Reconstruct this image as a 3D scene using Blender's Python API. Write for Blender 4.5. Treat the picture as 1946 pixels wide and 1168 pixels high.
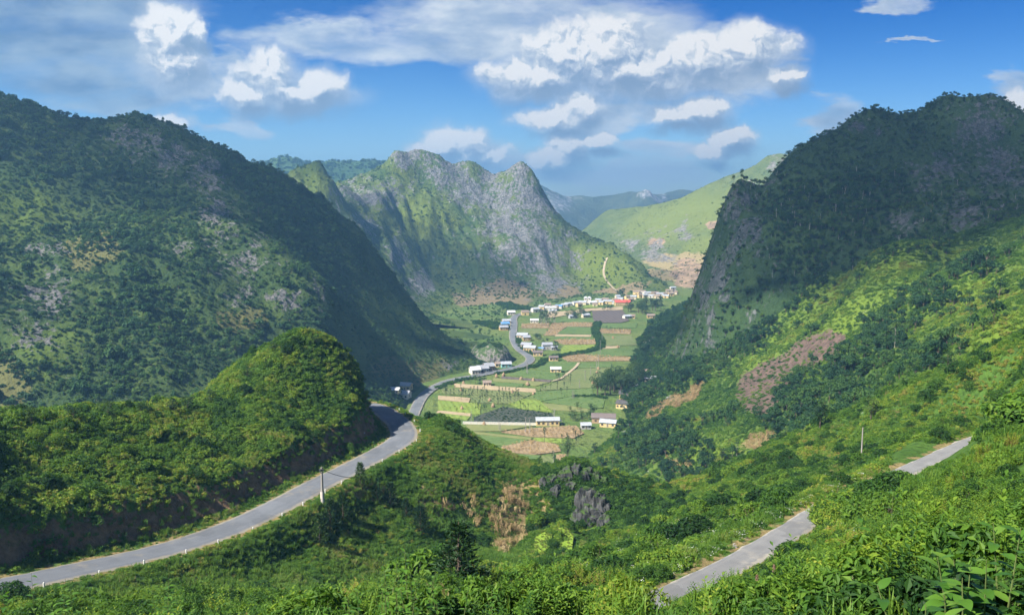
import bpy, math, random
import numpy as np
from mathutils import Vector, Matrix

for o in list(bpy.data.objects):
    bpy.data.objects.remove(o, do_unlink=True)
scene = bpy.context.scene
col = scene.collection
R = math.radians

# ------------------------------------------------------------------ camera
FPX = 1685.0                      # focal length in pixels of a 1946 x 1168 frame
UC, VC, VH = 973.0, 584.0, 370.0  # picture centre, horizon row
PITCH = math.atan((VC - VH) / FPX)
CAMZ = 145.0                      # metres above the valley floor
cam_d = bpy.data.cameras.new("camera")
cam = bpy.data.objects.new("camera", cam_d)
col.objects.link(cam)
cam.location = (0, 0, CAMZ)
cam.rotation_euler = (math.pi / 2 - PITCH, 0, 0)
cam_d.sensor_fit = 'HORIZONTAL'
cam_d.angle = 2 * math.atan(UC / FPX)
cam_d.clip_start = 0.3
cam_d.clip_end = 30000
scene.camera = cam

# ------------------------------------------------------------------ sun, exposure
SUN_EL, SUN_AZ = 47.0, -123.0     # azimuth from +Y, clockwise
SUN = Vector((math.sin(R(SUN_AZ)) * math.cos(R(SUN_EL)), math.cos(R(SUN_AZ)) * math.cos(R(SUN_EL)), math.sin(R(SUN_EL))))
sun_d = bpy.data.lights.new("sun", 'SUN')
sun_d.energy = 5.0
sun_d.angle = R(0.5)
sun_d.color = (1.0, 0.95, 0.85)
sun = bpy.data.objects.new("sun", sun_d)
col.objects.link(sun)
sun.rotation_euler = SUN.to_track_quat('Z', 'Y').to_euler()
sun.location = (0, 0, 600)

scene.view_settings.view_transform = 'Standard'
scene.view_settings.look = 'None'
scene.view_settings.exposure = 1.38
scene.view_settings.gamma = 1.0
scene.view_settings.use_curve_mapping = False
scene.render.engine = 'CYCLES'
cy = scene.cycles
cy.max_bounces = 3
cy.diffuse_bounces = 2
cy.glossy_bounces = 2
cy.transmission_bounces = 3
cy.transparent_max_bounces = 6
cy.volume_bounces = 0
cy.use_denoising = True
cy.use_adaptive_sampling = True
cy.adaptive_threshold = 0.03
cy.sample_clamp_indirect = 4.0
cy.volume_max_steps = 64

# ------------------------------------------------------------------ picture <-> world
def ray(u, v):
    cx = (np.asarray(u, float) - UC) / FPX
    cyy = (VC - np.asarray(v, float)) / FPX
    y = math.cos(PITCH) + cyy * math.sin(PITCH)
    z = -math.sin(PITCH) + cyy * math.cos(PITCH)
    return cx, y, z

def P(u, v, d):
    """the point that stands d metres ahead (world Y) and is seen at u, v"""
    x, y, z = ray(u, v)
    k = d / y
    return (float(x * k), float(d), float(CAMZ + z * k))

def G(u, v, z0=0.0):
    """the point of the level z0 seen at u, v"""
    x, y, z = ray(u, v)
    k = (z0 - CAMZ) / z
    return (float(x * k), float(y * k), z0)

def project(x, y, z):
    cp, sp = math.cos(PITCH), math.sin(PITCH)
    zz = z - CAMZ
    f = y * cp - zz * sp
    up = y * sp + zz * cp
    f = np.where(f < 0.1, 0.1, f)
    return UC + FPX * x / f, VC - FPX * up / f

# ------------------------------------------------------------------ node helpers
class NT:
    def __init__(self, tree):
        self.t = tree
        self.n = tree.nodes
        self.l = tree.links
    def new(self, typ, **kw):
        nd = self.n.new(typ)
        for k, v in kw.items():
            setattr(nd, k, v)
        return nd
    def put(self, sock, v):
        if isinstance(v, bpy.types.NodeSocket):
            self.l.new(v, sock)
        elif v is not None:
            sock.default_value = v
    def math(self, op, a, b=None, c=None, clamp=False):
        nd = self.new('ShaderNodeMath', operation=op)
        nd.use_clamp = clamp
        self.put(nd.inputs[0], a)
        if b is not None: self.put(nd.inputs[1], b)
        if c is not None: self.put(nd.inputs[2], c)
        return nd.outputs[0]
    def vmath(self, op, a, b=None, out=0):
        nd = self.new('ShaderNodeVectorMath', operation=op)
        self.put(nd.inputs[0], a)
        if b is not None: self.put(nd.inputs[1], b)
        return nd.outputs[out]
    def mix(self, f, a, b, blend='MIX'):
        nd = self.new('ShaderNodeMix', data_type='RGBA', blend_type=blend)
        self.put(nd.inputs[0], f); self.put(nd.inputs[6], a); self.put(nd.inputs[7], b)
        return nd.outputs[2]
    def mrange(self, v, a, b, c=0.0, d=1.0, typ='SMOOTHSTEP'):
        nd = self.new('ShaderNodeMapRange', interpolation_type=typ)
        self.put(nd.inputs[0], v); self.put(nd.inputs[1], a); self.put(nd.inputs[2], b); self.put(nd.inputs[3], c); self.put(nd.inputs[4], d)
        return nd.outputs[0]
    def noise(self, vec, scale, detail=4.0, rough=0.55, out=0, dist=0.0, dim='3D'):
        nd = self.new('ShaderNodeTexNoise', noise_dimensions=dim)
        if vec is not None: self.put(nd.inputs['Vector'], vec)
        nd.inputs['Scale'].default_value = scale
        nd.inputs['Detail'].default_value = detail
        nd.inputs['Roughness'].default_value = rough
        nd.inputs['Distortion'].default_value = dist
        return nd.outputs[out]
    def ramp(self, f, stops):
        nd = self.new('ShaderNodeValToRGB')
        e = nd.color_ramp.elements
        while len(e) > 1: e.remove(e[0])
        e[0].position, e[0].color = stops[0][0], (*stops[0][1], 1)
        for p, c in stops[1:]:
            x = e.new(p); x.color = (*c, 1)
        self.put(nd.inputs[0], f)
        return nd.outputs[0]

def rgba(c):
    return (c[0], c[1], c[2], 1.0)

# ------------------------------------------------------------------ sky with clouds
def st(u, v):
    x, y, z = ray(u, v)
    return float(x / y), float(z / y)

CRISP = [  # cumulus puffs: u, v, radius u, radius v
 (318,72,50,56),(344,54,34,40),(332,118,58,52),(376,62,20,20),
 (512,148,56,50),(470,180,54,26),(604,166,54,32),(548,178,112,26),
 (1082,108,96,58),(1156,96,96,60),(1020,142,96,40),(1200,134,136,54),(1330,112,110,46),(1425,92,76,40),
 (1100,202,54,34),(1066,226,80,18),
 (1334,206,46,22),(1284,216,56,18),
 (1080,280,44,32),(1046,302,56,20),(1140,268,36,13),
 (1390,262,42,22),(1350,286,40,15),
 (850,278,54,34),(890,270,38,26),(810,290,44,18),(905,294,62,24),
 (325,232,36,18),(1488,146,38,20),(1932,205,34,28)]
SOFT = [
 (60,60,240,115),(200,55,170,95),(150,130,200,60),(285,130,110,60),(-150,40,240,130),(330,165,120,40),
 (840,78,380,38),(1010,40,290,55),(640,72,190,24),(1170,62,150,50),
 (1340,95,100,42),(1440,85,80,40),(1400,150,110,42),(1260,140,120,40),
 (1150,226,110,26),(1255,290,110,24),(450,246,55,20),(430,118,46,40),(1580,222,55,34),
 (1700,6,50,15),(1730,77,28,5),(1915,150,50,22),(1170,330,180,24),(1000,320,90,26),(240,190,150,24)]

def blob_group(name, blobs, grow):
    g = bpy.data.node_groups.new(name, 'ShaderNodeTree')
    g.interface.new_socket("P", in_out='INPUT', socket_type='NodeSocketVector')
    g.interface.new_socket("H", in_out='OUTPUT', socket_type='NodeSocketFloat')
    t = NT(g)
    gi = t.new('NodeGroupInput'); go = t.new('NodeGroupOutput')
    acc = None
    for (u, v, ru, rv) in blobs:
        s0, t0 = st(u, v)
        kx, ky = FPX / (ru * grow), FPX / (rv * grow)
        nd = t.new('ShaderNodeVectorMath', operation='MULTIPLY_ADD')
        t.put(nd.inputs[0], gi.outputs[0]); nd.inputs[1].default_value = (kx, ky, 0); nd.inputs[2].default_value = (-s0 * kx, -t0 * ky, 0)
        ln = t.vmath('LENGTH', nd.outputs[0], out=1)
        acc = ln if acc is None else t.math('MINIMUM', acc, ln)
    t.put(go.inputs[0], t.math('SUBTRACT', 1.0, acc))
    return g

world = bpy.data.worlds.new("World")
scene.world = world
world.use_nodes = True
w = NT(world.node_tree)
w.n.clear()
sky = w.new('ShaderNodeTexSky', sky_type='NISHITA')
sky.sun_disc = False
sky.sun_elevation = R(SUN_EL)
sky.sun_rotation = R(SUN_AZ)
sky.altitude = 900
sky.air_density = 1.0
sky.dust_density = 0.25
sky.ozone_density = 3.0
hs = w.new('ShaderNodeHueSaturation')
hs.inputs['Saturation'].default_value = 1.25
hs.inputs['Value'].default_value = 1.0
w.put(hs.inputs['Color'], sky.outputs[0])
tc = w.new('ShaderNodeTexCoord')
dirv = tc.outputs['Generated']
sep = w.new('ShaderNodeSeparateXYZ'); w.put(sep.inputs[0], dirv)
skycol = w.mix(1.0, hs.outputs[0], w.mix(w.mrange(sep.outputs[2], 0.0, 0.24, 0.0, 1.0), (0.74, 0.92, 1.15, 1), (0.06, 0.40, 0.80, 1)), 'MULTIPLY')
yy = w.math('MAXIMUM', sep.outputs[1], 0.08)
cmb = w.new('ShaderNodeCombineXYZ')
w.put(cmb.inputs[0], w.math('DIVIDE', sep.outputs[0], yy))
w.put(cmb.inputs[1], w.math('DIVIDE', sep.outputs[2], yy))
pq = cmb.outputs[0]
# domain warp gives the puffs their ragged rims
nz1 = w.noise(pq, 26.0, 6.0, 0.62, out=1, dim='2D')
warp = w.vmath('MULTIPLY', w.vmath('SUBTRACT', nz1, (0.5, 0.5, 0.5)), (0.036, 0.024, 0))
pc = w.vmath('ADD', pq, warp)
strq = w.vmath('MULTIPLY', pq, (9.0, 26.0, 1.0))
nz2 = w.noise(strq, 1.0, 5.0, 0.6, out=1, dim='2D')
warps = w.vmath('MULTIPLY', w.vmath('SUBTRACT', nz2, (0.5, 0.5, 0.5)), (0.14, 0.05, 0))
ps = w.vmath('ADD', pq, warps)
gc = blob_group("cumulus", CRISP, 1.12)
gs = blob_group("veil", SOFT, 1.15)
def use(g, p):
    nd = w.new('ShaderNodeGroup'); nd.node_tree = g
    w.put(nd.inputs[0], p); return nd.outputs[0]
DL = 0.016
def fine(p):
    v = w.new('ShaderNodeTexVoronoi', voronoi_dimensions='2D', feature='SMOOTH_F1')
    v.inputs['Scale'].default_value = 48.0
    v.inputs['Detail'].default_value = 1.0
    v.inputs['Roughness'].default_value = 0.55
    v.inputs['Smoothness'].default_value = 0.35
    w.put(v.inputs['Vector'], p)
    bil = w.math('MULTIPLY', w.math('SUBTRACT', 0.60, v.outputs['Distance']), 0.30)
    return w.math('ADD', bil, w.math('MULTIPLY', w.math('SUBTRACT', w.noise(p, 24.0, 4.0, 0.5, dim='2D'), 0.5), 0.62))
hb0 = use(gc, pc)
hc = w.math('ADD', hb0, fine(pc))
pc2 = w.vmath('ADD', pc, (-0.45 * DL, 0.90 * DL, 0))
hc2 = w.math('ADD', use(gc, pc2), fine(pc2))
def crinkle(p): return w.noise(p, 85.0, 3.0, 0.6, dim='2D')
det = w.math('SUBTRACT', crinkle(pc), crinkle(w.vmath('ADD', pc, (-0.0022, 0.0045, 0))))
lit0 = w.math('SUBTRACT', hc, hc2)
lit = w.math('ADD', lit0, w.math('MULTIPLY', det, 0.85))
hsft = use(gs, ps)
sxyz = w.new('ShaderNodeSeparateXYZ'); w.put(sxyz.inputs[0], nz2)
lits = w.math('SUBTRACT', w.math('MULTIPLY', w.math('SUBTRACT', sxyz.outputs[2], 0.5), 1.1), w.math('MULTIPLY', w.mrange(hsft, 0.35, 1.0), 0.10))
ac = w.math('MULTIPLY', w.mrange(w.math('MAXIMUM', hc, w.math('SUBTRACT', hc2, 0.10)), w.mrange(lit0, -0.2, 0.3, -0.34, -0.14), w.mrange(lit0, -0.30, 0.40, 0.85, 0.30)), 0.97)
as_ = w.math('MULTIPLY', w.mrange(hsft, -0.10, 0.50), w.mrange(sxyz.outputs[0], 0.25, 0.60, 0.60, 0.95))
# clouds that go on round the rest of the sky, like those in view
rest = w.noise(w.vmath('MULTIPLY', dirv, (1.0, 1.0, 2.4)), 2.2, 4.0, 0.6)
inview = w.math('MULTIPLY', w.math('LESS_THAN', w.math('ABSOLUTE', w.math('DIVIDE', sep.outputs[0], yy)), 0.72),
                w.math('LESS_THAN', w.math('DIVIDE', sep.outputs[2], yy), 0.30))
ar = w.math('MULTIPLY', w.mrange(rest, 0.52, 0.68), w.math('SUBTRACT', 1.0, inview))
bright = w.math('ADD', w.mrange(lit, -0.42, 0.46, 0.0, 1.0, 'LINEAR'), w.mrange(hc, 0.2, 0.9, -0.06, 0.10))
CS = 7.9   # so that white is white at that strength
ccol = w.ramp(bright, [(0.0, (0.26, 0.38, 0.56)), (0.34, (0.38, 0.49, 0.66)), (0.60, (0.62, 0.70, 0.80)), (0.86, (0.97, 0.97, 0.97))])
ccol = w.mix(1.0, ccol, (CS, CS, CS, 1), 'MULTIPLY')
sb = w.mrange(lits, -0.35, 0.5, 0.0, 1.0, 'LINEAR')
scol = w.ramp(sb, [(0.0, (0.26, 0.39, 0.57)), (0.25, (0.42, 0.54, 0.71)), (0.50, (0.68, 0.76, 0.85)), (0.8, (0.90, 0.93, 0.96))])
scol = w.mix(1.0, scol, (CS, CS, CS, 1), 'MULTIPLY')
sepq = w.new('ShaderNodeSeparateXYZ'); w.put(sepq.inputs[0], pq)
scol = w.mix(w.mrange(sepq.outputs[0], -0.33, -0.42, 0.0, 1.0), scol, w.mix(1.0, scol, (0.50, 0.62, 0.74, 1), 'MULTIPLY'))
scol = w.mix(w.mrange(sep.outputs[2], 0.015, 0.10, 0.85, 0.0), scol, (0.66 * CS, 0.78 * CS, 0.92 * CS, 1))
c1 = w.mix(as_, skycol, scol)
c1 = w.mix(w.mrange(hb0, -0.45, 0.45, 0.0, 0.78), c1, (0.60 * CS, 0.69 * CS, 0.80 * CS, 1))
c2 = w.mix(ac, c1, ccol)
c3 = w.mix(ar, c2, (4.4, 5.0, 5.6, 1))
bg = w.new('ShaderNodeBackground')
bg.inputs['Strength'].default_value = 0.050
w.put(bg.inputs[0], c3)
ow = w.new('ShaderNodeOutputWorld')
w.put(ow.inputs[0], bg.outputs[0])
world.cycles.sampling_method = 'MANUAL'
world.cycles.sample_map_resolution = 512

# ------------------------------------------------------------------ numeric noise
_rs = np.random.RandomState(7)
_perm = _rs.permutation(4096)
_gx = np.cos(np.linspace(0, 2 * np.pi, 4096, endpoint=False))[_rs.permutation(4096)]
_gy = np.sqrt(1 - _gx ** 2) * _rs.choice([-1, 1], 4096)
def gnoise(x, y):
    xi = np.floor(x).astype(np.int64); yi = np.floor(y).astype(np.int64)
    xf = x - xi; yf = y - yi
    def g(ix, iy, fx, fy):
        h = _perm[(_perm[ix & 4095] + iy) & 4095]
        return _gx[h] * fx + _gy[h] * fy
    u = xf ** 3 * (xf * (xf * 6 - 15) + 10); v = yf ** 3 * (yf * (yf * 6 - 15) + 10)
    a = g(xi, yi, xf, yf); b = g(xi + 1, yi, xf - 1, yf)
    c = g(xi, yi + 1, xf, yf - 1); d = g(xi + 1, yi + 1, xf - 1, yf - 1)
    return (a + u * (b - a)) * (1 - v) + (c + u * (d - c)) * v
def fbm(x, y, lam, octv=4, gain=0.5, seed=0):
    out = 0; a = 1.0
    for i in range(octv):
        out = out + a * gnoise(x / lam + 17.3 * i + seed * 31.7, y / lam - 9.1 * i + seed * 13.3)
        lam *= 0.5; a *= gain
    return out
def ridged(x, y, lam, octv=4, gain=0.5, seed=0):
    out = 0; a = 1.0
    for i in range(octv):
        n = 1 - 2 * np.abs(gnoise(x / lam + 7.7 * i + seed * 21.1, y / lam + 3.3 * i + seed * 5.9))
        out = out + a * n
        lam *= 0.5; a *= gain
    return out

def sstep(a, b, x):
    t = np.clip((x - a) / (b - a), 0, 1)
    return t * t * (3 - 2 * t)

# ------------------------------------------------------------------ land forms
class RBF:
    def __init__(self, pts, c):
        p = np.array(pts, float)
        self.xy = p[:, :2]; self.c = c
        n = len(p)
        r = np.sqrt(((self.xy[:, None] - self.xy[None]) ** 2).sum(-1) + c * c)
        A = np.zeros((n + 3, n + 3))
        A[:n, :n] = r - np.eye(n) * 0.4
        A[:n, n] = 1; A[:n, n + 1:n + 3] = self.xy / 100
        A[n, :n] = 1; A[n + 1:n + 3, :n] = self.xy.T / 100
        b = np.zeros(n + 3); b[:n] = p[:, 2]
        self.w = np.linalg.solve(A, b); self.n = n
    def __call__(self, x, y):
        sh = x.shape; x = x.ravel(); y = y.ravel()
        out = np.empty(len(x))
        for i in range(0, len(x), 40000):
            xs, ys = x[i:i + 40000], y[i:i + 40000]
            r = np.sqrt((xs[:, None] - self.xy[None, :, 0]) ** 2 + (ys[:, None] - self.xy[None, :, 1]) ** 2 + self.c ** 2)
            out[i:i + 40000] = r @ self.w[:self.n] + self.w[self.n] + self.w[self.n + 1] * xs / 100 + self.w[self.n + 2] * ys / 100
        return out.reshape(sh)

LANDS = {}
class Land:
    """a height field over a rectangle"""
    def __init__(self, key, x0, x1, y0, y1, step):
        self.key = key; self.step = step
        nx = int((x1 - x0) / step) + 1; ny = int((y1 - y0) / step) + 1
        self.x0, self.y0, self.nx, self.ny = x0, y0, nx, ny
        self.X, self.Y = np.meshgrid(x0 + np.arange(nx) * step, y0 + np.arange(ny) * step)
        self.Z = np.zeros_like(self.X)
        self.attr = {}
        LANDS[key] = self
    def sample(self, x, y, F=None):
        F = self.Z if F is None else F
        fx = (x - self.x0) / self.step; fy = (y - self.y0) / self.step
        ok = (fx >= 0) & (fy >= 0) & (fx < self.nx - 1.001) & (fy < self.ny - 1.001)
        fx = np.clip(fx, 0, self.nx - 1.001); fy = np.clip(fy, 0, self.ny - 1.001)
        ix = fx.astype(int); iy = fy.astype(int); a = fx - ix; b = fy - iy
        z = (F[iy, ix] * (1 - a) + F[iy, ix + 1] * a) * (1 - b) + (F[iy + 1, ix] * (1 - a) + F[iy + 1, ix + 1] * a) * b
        return np.where(ok, z, -1e4)
    def mesh(self, name, mat, label, zcut=-40, smooth=True):
        n = self.nx * self.ny
        idx = np.arange(n).reshape(self.ny, self.nx)
        q = np.stack([idx[:-1, :-1], idx[:-1, 1:], idx[1:, 1:], idx[1:, :-1]], -1).reshape(-1, 4)
        zq = self.Z.ravel()[q].max(1)
        q = q[zq > zcut]
        used = np.unique(q)
        remap = np.full(n, -1); remap[used] = np.arange(len(used))
        q = remap[q]
        co = np.stack([self.X.ravel(), self.Y.ravel(), np.maximum(self.Z.ravel(), -13.0)], -1)[used]
        me = bpy.data.meshes.new(name)
        me.vertices.add(len(co)); me.vertices.foreach_set('co', co.ravel().astype(np.float32))
        me.loops.add(q.size); me.loops.foreach_set('vertex_index', q.ravel().astype(np.int32))
        me.polygons.add(len(q))
        me.polygons.foreach_set('loop_start', (np.arange(len(q)) * 4).astype(np.int32))
        me.update(calc_edges=True)
        me.polygons.foreach_set('use_smooth', np.full(len(q), smooth))
        for k, a in self.attr.items():
            at = me.attributes.new(k, 'FLOAT', 'POINT')
            at.data.foreach_set('value', a.ravel()[used].astype(np.float32))
        me.materials.append(mat)
        ob = bpy.data.objects.new(name, me)
        col.objects.link(ob)
        ob["kind"] = "structure"; ob["label"] = label; ob["category"] = name.split('_')[-1]
        return ob
    def uv(self):
        return project(self.X, self.Y, self.Z)

def top_height(x, y, skip=()):
    z = np.full(np.shape(x), -1e4)
    for k, L in LANDS.items():
        if k not in skip:
            z = np.maximum(z, L.sample(x, y))
    return z

def blobs(u, v, lst, soft=1.0):
    """strength 0..1 of a list of spots (u, v, radius u, radius v[, tilt])"""
    out = np.zeros(np.shape(u))
    for b in lst:
        du, dv = u - b[0], v - b[1]
        if len(b) > 4:
            c, s = math.cos(R(b[4])), math.sin(R(b[4]))
            du, dv = du * c + dv * s, -du * s + dv * c
        r = np.sqrt((du / b[2]) ** 2 + (dv / b[3]) ** 2)
        out = np.maximum(out, 1 - sstep(1 - 0.5 * soft, 1 + 0.5 * soft, r))
    return out

def inpoly(u, v, poly):
    u = np.asarray(u); v = np.asarray(v)
    ins = np.zeros(u.shape, bool)
    n = len(poly)
    for i in range(n):
        x1, y1 = poly[i]; x2, y2 = poly[(i + 1) % n]
        c = ((y1 > v) != (y2 > v)) & (u < (x2 - x1) * (v - y1) / (y2 - y1 + 1e-9) + x1)
        ins ^= c
    return ins

def along(pts, step):
    """more points along a chain of u, v, d points"""
    out = []
    for a, b in zip(pts[:-1], pts[1:]):
        pa, pb = np.array(P(*a)), np.array(P(*b))
        k = max(1, int(np.linalg.norm(pb - pa) / step))
        for j in range(k):
            out.append(tuple(np.array(a) + (np.array(b) - np.array(a)) * j / k))
    out.append(tuple(pts[-1]))
    return out

# roads as centre lines ---------------------------------------------------
PASS_ROAD = [P(*p) for p in [(-330,1185,88),(-160,1146,96),(0,1113,105),(150,1081,115),(300,1047,127),(420,1010,139),(520,965,152),
             (600,922,166),(680,882,182),(738,851,196),(766,830,206),(762,808,217),(742,790,229),(722,776,242),(695,768,252)]]
SIDE_ROAD = [P(*p) for p in [(1130,1200,50),(1235,1150,58),(1330,1103,66),(1420,1056,75),(1500,1008,84),(1565,968,93),(1650,925,105),
             (1745,884,116),(1830,845,127),(1890,822,136),(1960,800,146)]]
def zoom4(X, Y):
    return 740 + X / 3.245, 540 + Y / 3.245
VALLEY_ROAD = [G(*zoom4(*p)) for p in [(135,830),(160,775),(185,722),(215,682),(262,645),(330,608),(420,583),(500,570),(580,556),(660,540),(740,525),
             (808,506),(858,482),(868,458),(845,435),(808,410),(783,380),(767,345),(762,310),(766,270),(768,240),(766,212),(790,190),
             (850,174),(930,160),(1050,138),(1180,118),(1330,98),(1500,78),(1640,50)]]
def dense(line, step):
    p = np.array(line, float)
    # Catmull-Rom
    out = []
    n = len(p)
    for i in range(n - 1):
        p0, p1, p2, p3 = p[max(i - 1, 0)], p[i], p[i + 1], p[min(i + 2, n - 1)]
        k = max(2, int(np.linalg.norm(p2 - p1) / step))
        for j in range(k):
            t = j / k
            out.append(0.5 * ((2 * p1) + (-p0 + p2) * t + (2 * p0 - 5 * p1 + 4 * p2 - p3) * t * t + (-p0 + 3 * p1 - 3 * p2 + p3) * t ** 3))
    out.append(p[-1])
    out = np.array(out)
    # smooth heights a little
    z = out[:, 2].copy()
    for _ in range(6):
        z[1:-1] = (z[:-2] + 2 * z[1:-1] + z[2:]) / 4
    out[:, 2] = z
    return out
ROADS = {'pass': (dense(PASS_ROAD, 1.5), 6.7), 'side': (dense(SIDE_ROAD, 1.2), 3.0), 'valley': (dense(VALLEY_ROAD, 4.0), 8.2)}
def road_dist(x, y, which=('pass', 'side', 'valley')):
    """(distance to centre line minus half width, height of the nearest centre point)"""
    sh = np.shape(x); x = np.ravel(x); y = np.ravel(y)
    best = np.full(len(x), 1e9); bz = np.zeros(len(x))
    for k in which:
        ln, wd = ROADS[k]
        lo = ln[:, :2].min(0) - 40; hi = ln[:, :2].max(0) + 40
        sel = np.where((x > lo[0]) & (x < hi[0]) & (y > lo[1]) & (y < hi[1]))[0]
        for i in range(0, len(sel), 20000):
            s = sel[i:i + 20000]
            d = np.sqrt((x[s, None] - ln[None, :, 0]) ** 2 + (y[s, None] - ln[None, :, 1]) ** 2)
            j = d.argmin(1); dd = d[np.arange(len(s)), j] - wd / 2
            m = dd < best[s]
            best[s[m]] = dd[m]; bz[s[m]] = ln[j[m], 2]
    return best.reshape(sh), bz.reshape(sh)

# ---- near ground: the camera's own slope, the gully, the knoll and the slope under the pass road
ridge_near = [(-260,800,112),(-120,797,127),(0,792,143),(130,778,157),(300,768,174),(400,762,186),(450,720,196),(495,668,204),(525,640,210),(560,634,214),(600,638,217),(640,656,219),(672,690,220),(698,730,221),(716,770,222)]
pts = [P(*p) for p in along(ridge_near, 7)]
for (x, y, z) in list(pts):
    if y < 190:
        pts += [(x - 20, y + 8, z - 9), (x - 45, y + 18, z - 30), (x - 95, y + 40, z - 70)]
    else:
        pts += [(x - 19, y + 8, z - 16), (x - 45, y + 20, z - 45)]
    if y > 212:
        pts += [(x + 1, y + 18, z - 9), (x, y + 48, z - 34)]
pts += [P(*p) for p in [(0,1050,109),(0,930,121),(0,860,131),(150,1020,120),(150,900,136),(300,985,133),(300,880,150),(420,950,147),(420,850,166),
   (520,905,160),(520,790,184),(600,872,174),(600,770,196),(650,800,194),(680,832,191),(690,780,204),(722,808,208),(730,782,216)]]
pts += [tuple(p) for p in PASS_ROAD]
pts += [P(*p) for p in [(613,958,163),(500,1050,138),(400,1100,122),(250,1150,106),(100,1168,98),(600,1100,136),(700,1050,153),(800,1000,170),(700,950,170),
   (850,920,188),(870,860,205),(800,870,199),(800,800,219),(830,796,224),(880,812,224),(930,848,222),(975,880,220),(1005,905,217),(1022,960,207),
   (900,1000,184),(950,950,198),(1000,1000,195),(1045,1025,192),(1090,1015,196),(1040,988,199),(1090,1006,197),(1150,1010,193),(1050,906,212),(1100,889,215),(1150,896,215),(1200,922,210),(1250,952,203),
   (1200,1000,186),(1300,955,190),(1400,910,195),(1500,880,198),(1600,845,197),(1700,800,188),(1790,752,178),(1870,716,168),(1946,676,160),(2060,640,152)]]
pts += [(x, y + 45, z - 14) for (x, y, z) in [P(*p) for p in [(1300,955,190),(1500,880,198),(1700,800,188),(1870,716,168),(2060,640,152)]]]
pts += [P(*p) for p in [(1100,1068,106),(1180,1058,108),(1250,1040,95),(1300,1000,115),(1350,962,148),(1400,935,170),(1450,950,130),(1550,905,140),(1650,862,150),
   (1000,1098,64),(900,1138,53),(800,1168,44),(600,1182,38),(400,1190,40),(100,1182,42),(-200,1180,44),
   (1100,1106,70),(1180,1096,73),(1150,1150,52),(1300,1168,46),(1400,1150,46),(1500,1110,48),(1600,1045,52),(1600,1000,74),(1700,975,66),(1750,925,92),(1850,890,62),(1850,800,165),(1800,892,103),(1850,882,103),(1900,858,108),(1920,800,70),(1960,740,110),(2050,720,90),
   (1800,1090,26),(1700,1160,20),(1900,1090,11),(2000,950,18)]]
pts += [(0, 0, CAMZ - 1.7), (0, 6, CAMZ - 4.3), (-15, 0, CAMZ - 8), (-12, 12, CAMZ - 9), (15, 0, CAMZ - 0.5), (6, 20, CAMZ - 10), (-25, 28, CAMZ - 19), (-6, 20, CAMZ - 11), (40, 10, CAMZ + 2), (70, 40, CAMZ - 6), (-60, 20, CAMZ - 26),
        (-8, 85, CAMZ - 42), (-25, 80, CAMZ - 44), (-45, 75, CAMZ - 42), (-10, 130, CAMZ - 64), (12, 120, CAMZ - 56), (-35, 110, CAMZ - 54), (-62, 70, CAMZ - 40)]
pts += [(-40, 290, 40), (-10, 270, 52), (20, 268, 48), (50, 262, 50), (80, 255, 55), (0, 330, 8), (50, 330, 10), (-60, 350, 10), (100, 320, 22), (-100, 330, 15)]
near = Land('near', -190, 205, -6, 345, 1.0)
near.Z = RBF(pts, 5.0)(near.X, near.Y)
near.Z += 1.5 * fbm(near.X, near.Y, 13, 4, 0.55) + 1.2 * fbm(near.X, near.Y, 38, 2, 0.5, 3) * sstep(60, 120, near.Y)
rd, rz = road_dist(near.X, near.Y, ('pass', 'side'))
k = 1 - sstep(1.6, 6.5, rd)
near.Z = near.Z * (1 - k) + (rz - 0.06) * k
near.rd = rd
# little level terraces in the gully
TERRACE = [[(1012,1040),(1018,1018),(1035,1010),(1049,1016),(1046,1036),(1030,1050),(1013,1052)], [(1062,1052),(1068,1012),(1056,1000),(1075,1000),(1090,1018),(1086,1052)], [(1098,1048),(1104,1024),(1114,1028),(1112,1048)]]
TERR_W = []
for pl, dd in zip(TERRACE, (173, 176, 173)):
    uc_, vc_ = np.mean([q[0] for q in pl]), np.mean([q[1] for q in pl])
    z0 = P(uc_, vc_, dd)[2]
    wp = [G(q[0], q[1], z0) for q in pl]
    TERR_W.append(wp)
    cx_, cy_ = np.mean([q[0] for q in wp]), np.mean([q[1] for q in wp])
    rx_ = max(abs(q[0] - cx_) for q in wp); ry_ = max(abs(q[1] - cy_) for q in wp)
    e_ = np.sqrt(((near.X - cx_) / (rx_ + 1.0)) ** 2 + ((near.Y - cy_) / (ry_ + 1.0)) ** 2)
    k = 1 - sstep(0.95, 1.9, e_)
    near.Z = near.Z * (1 - k) + (z0 - 0.35) * k

# ---- valley floor, level, with low swells
valley = Land('valley', -520, 640, 330, 1700, 5.0)
valley.Z = 0.25 * fbm(valley.X, valley.Y, 60, 3) - 0.35

# ---- hill side on the right of the valley
pts = [G(*p) for p in [(1120,885),(1165,830),(1195,795),(1190,745),(1205,700),(1222,665),(1235,630),(1262,600),(1290,575)]]
pts += [(x - 30, y, -9) for (x, y, z) in list(pts)]
pts += [P(*p) for p in [(1250,880,430),(1350,850,405),(1450,850,380),(1400,780,455),(1300,760,545),(1280,700,660),(1300,650,740),(1300,610,850),(1330,570,960),(1400,700,560),(1500,700,500),
   (1600,655,470),(1500,610,575),(1600,560,545),(1560,520,590),(1640,494,548),(1700,470,525),(1750,476,515),(1795,505,505),(1830,520,490),(1880,485,455),(1946,458,430),(2050,430,400),(1700,590,450),(1650,540,500),
   (1800,640,352),(1900,600,325),(1946,560,330),(1700,720,352),(1600,760,372),(1500,780,400),(1850,560,400),(1550,820,330),(1700,770,290),(1850,690,265),(2000,620,260),(2060,560,330),(2200,420,380)]]
pts += [(x + 4, y + 40, z - 12) for (x, y, z) in [P(*p) for p in [(1640,494,548),(1700,470,525),(1880,485,455),(1946,458,430)]]]
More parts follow.
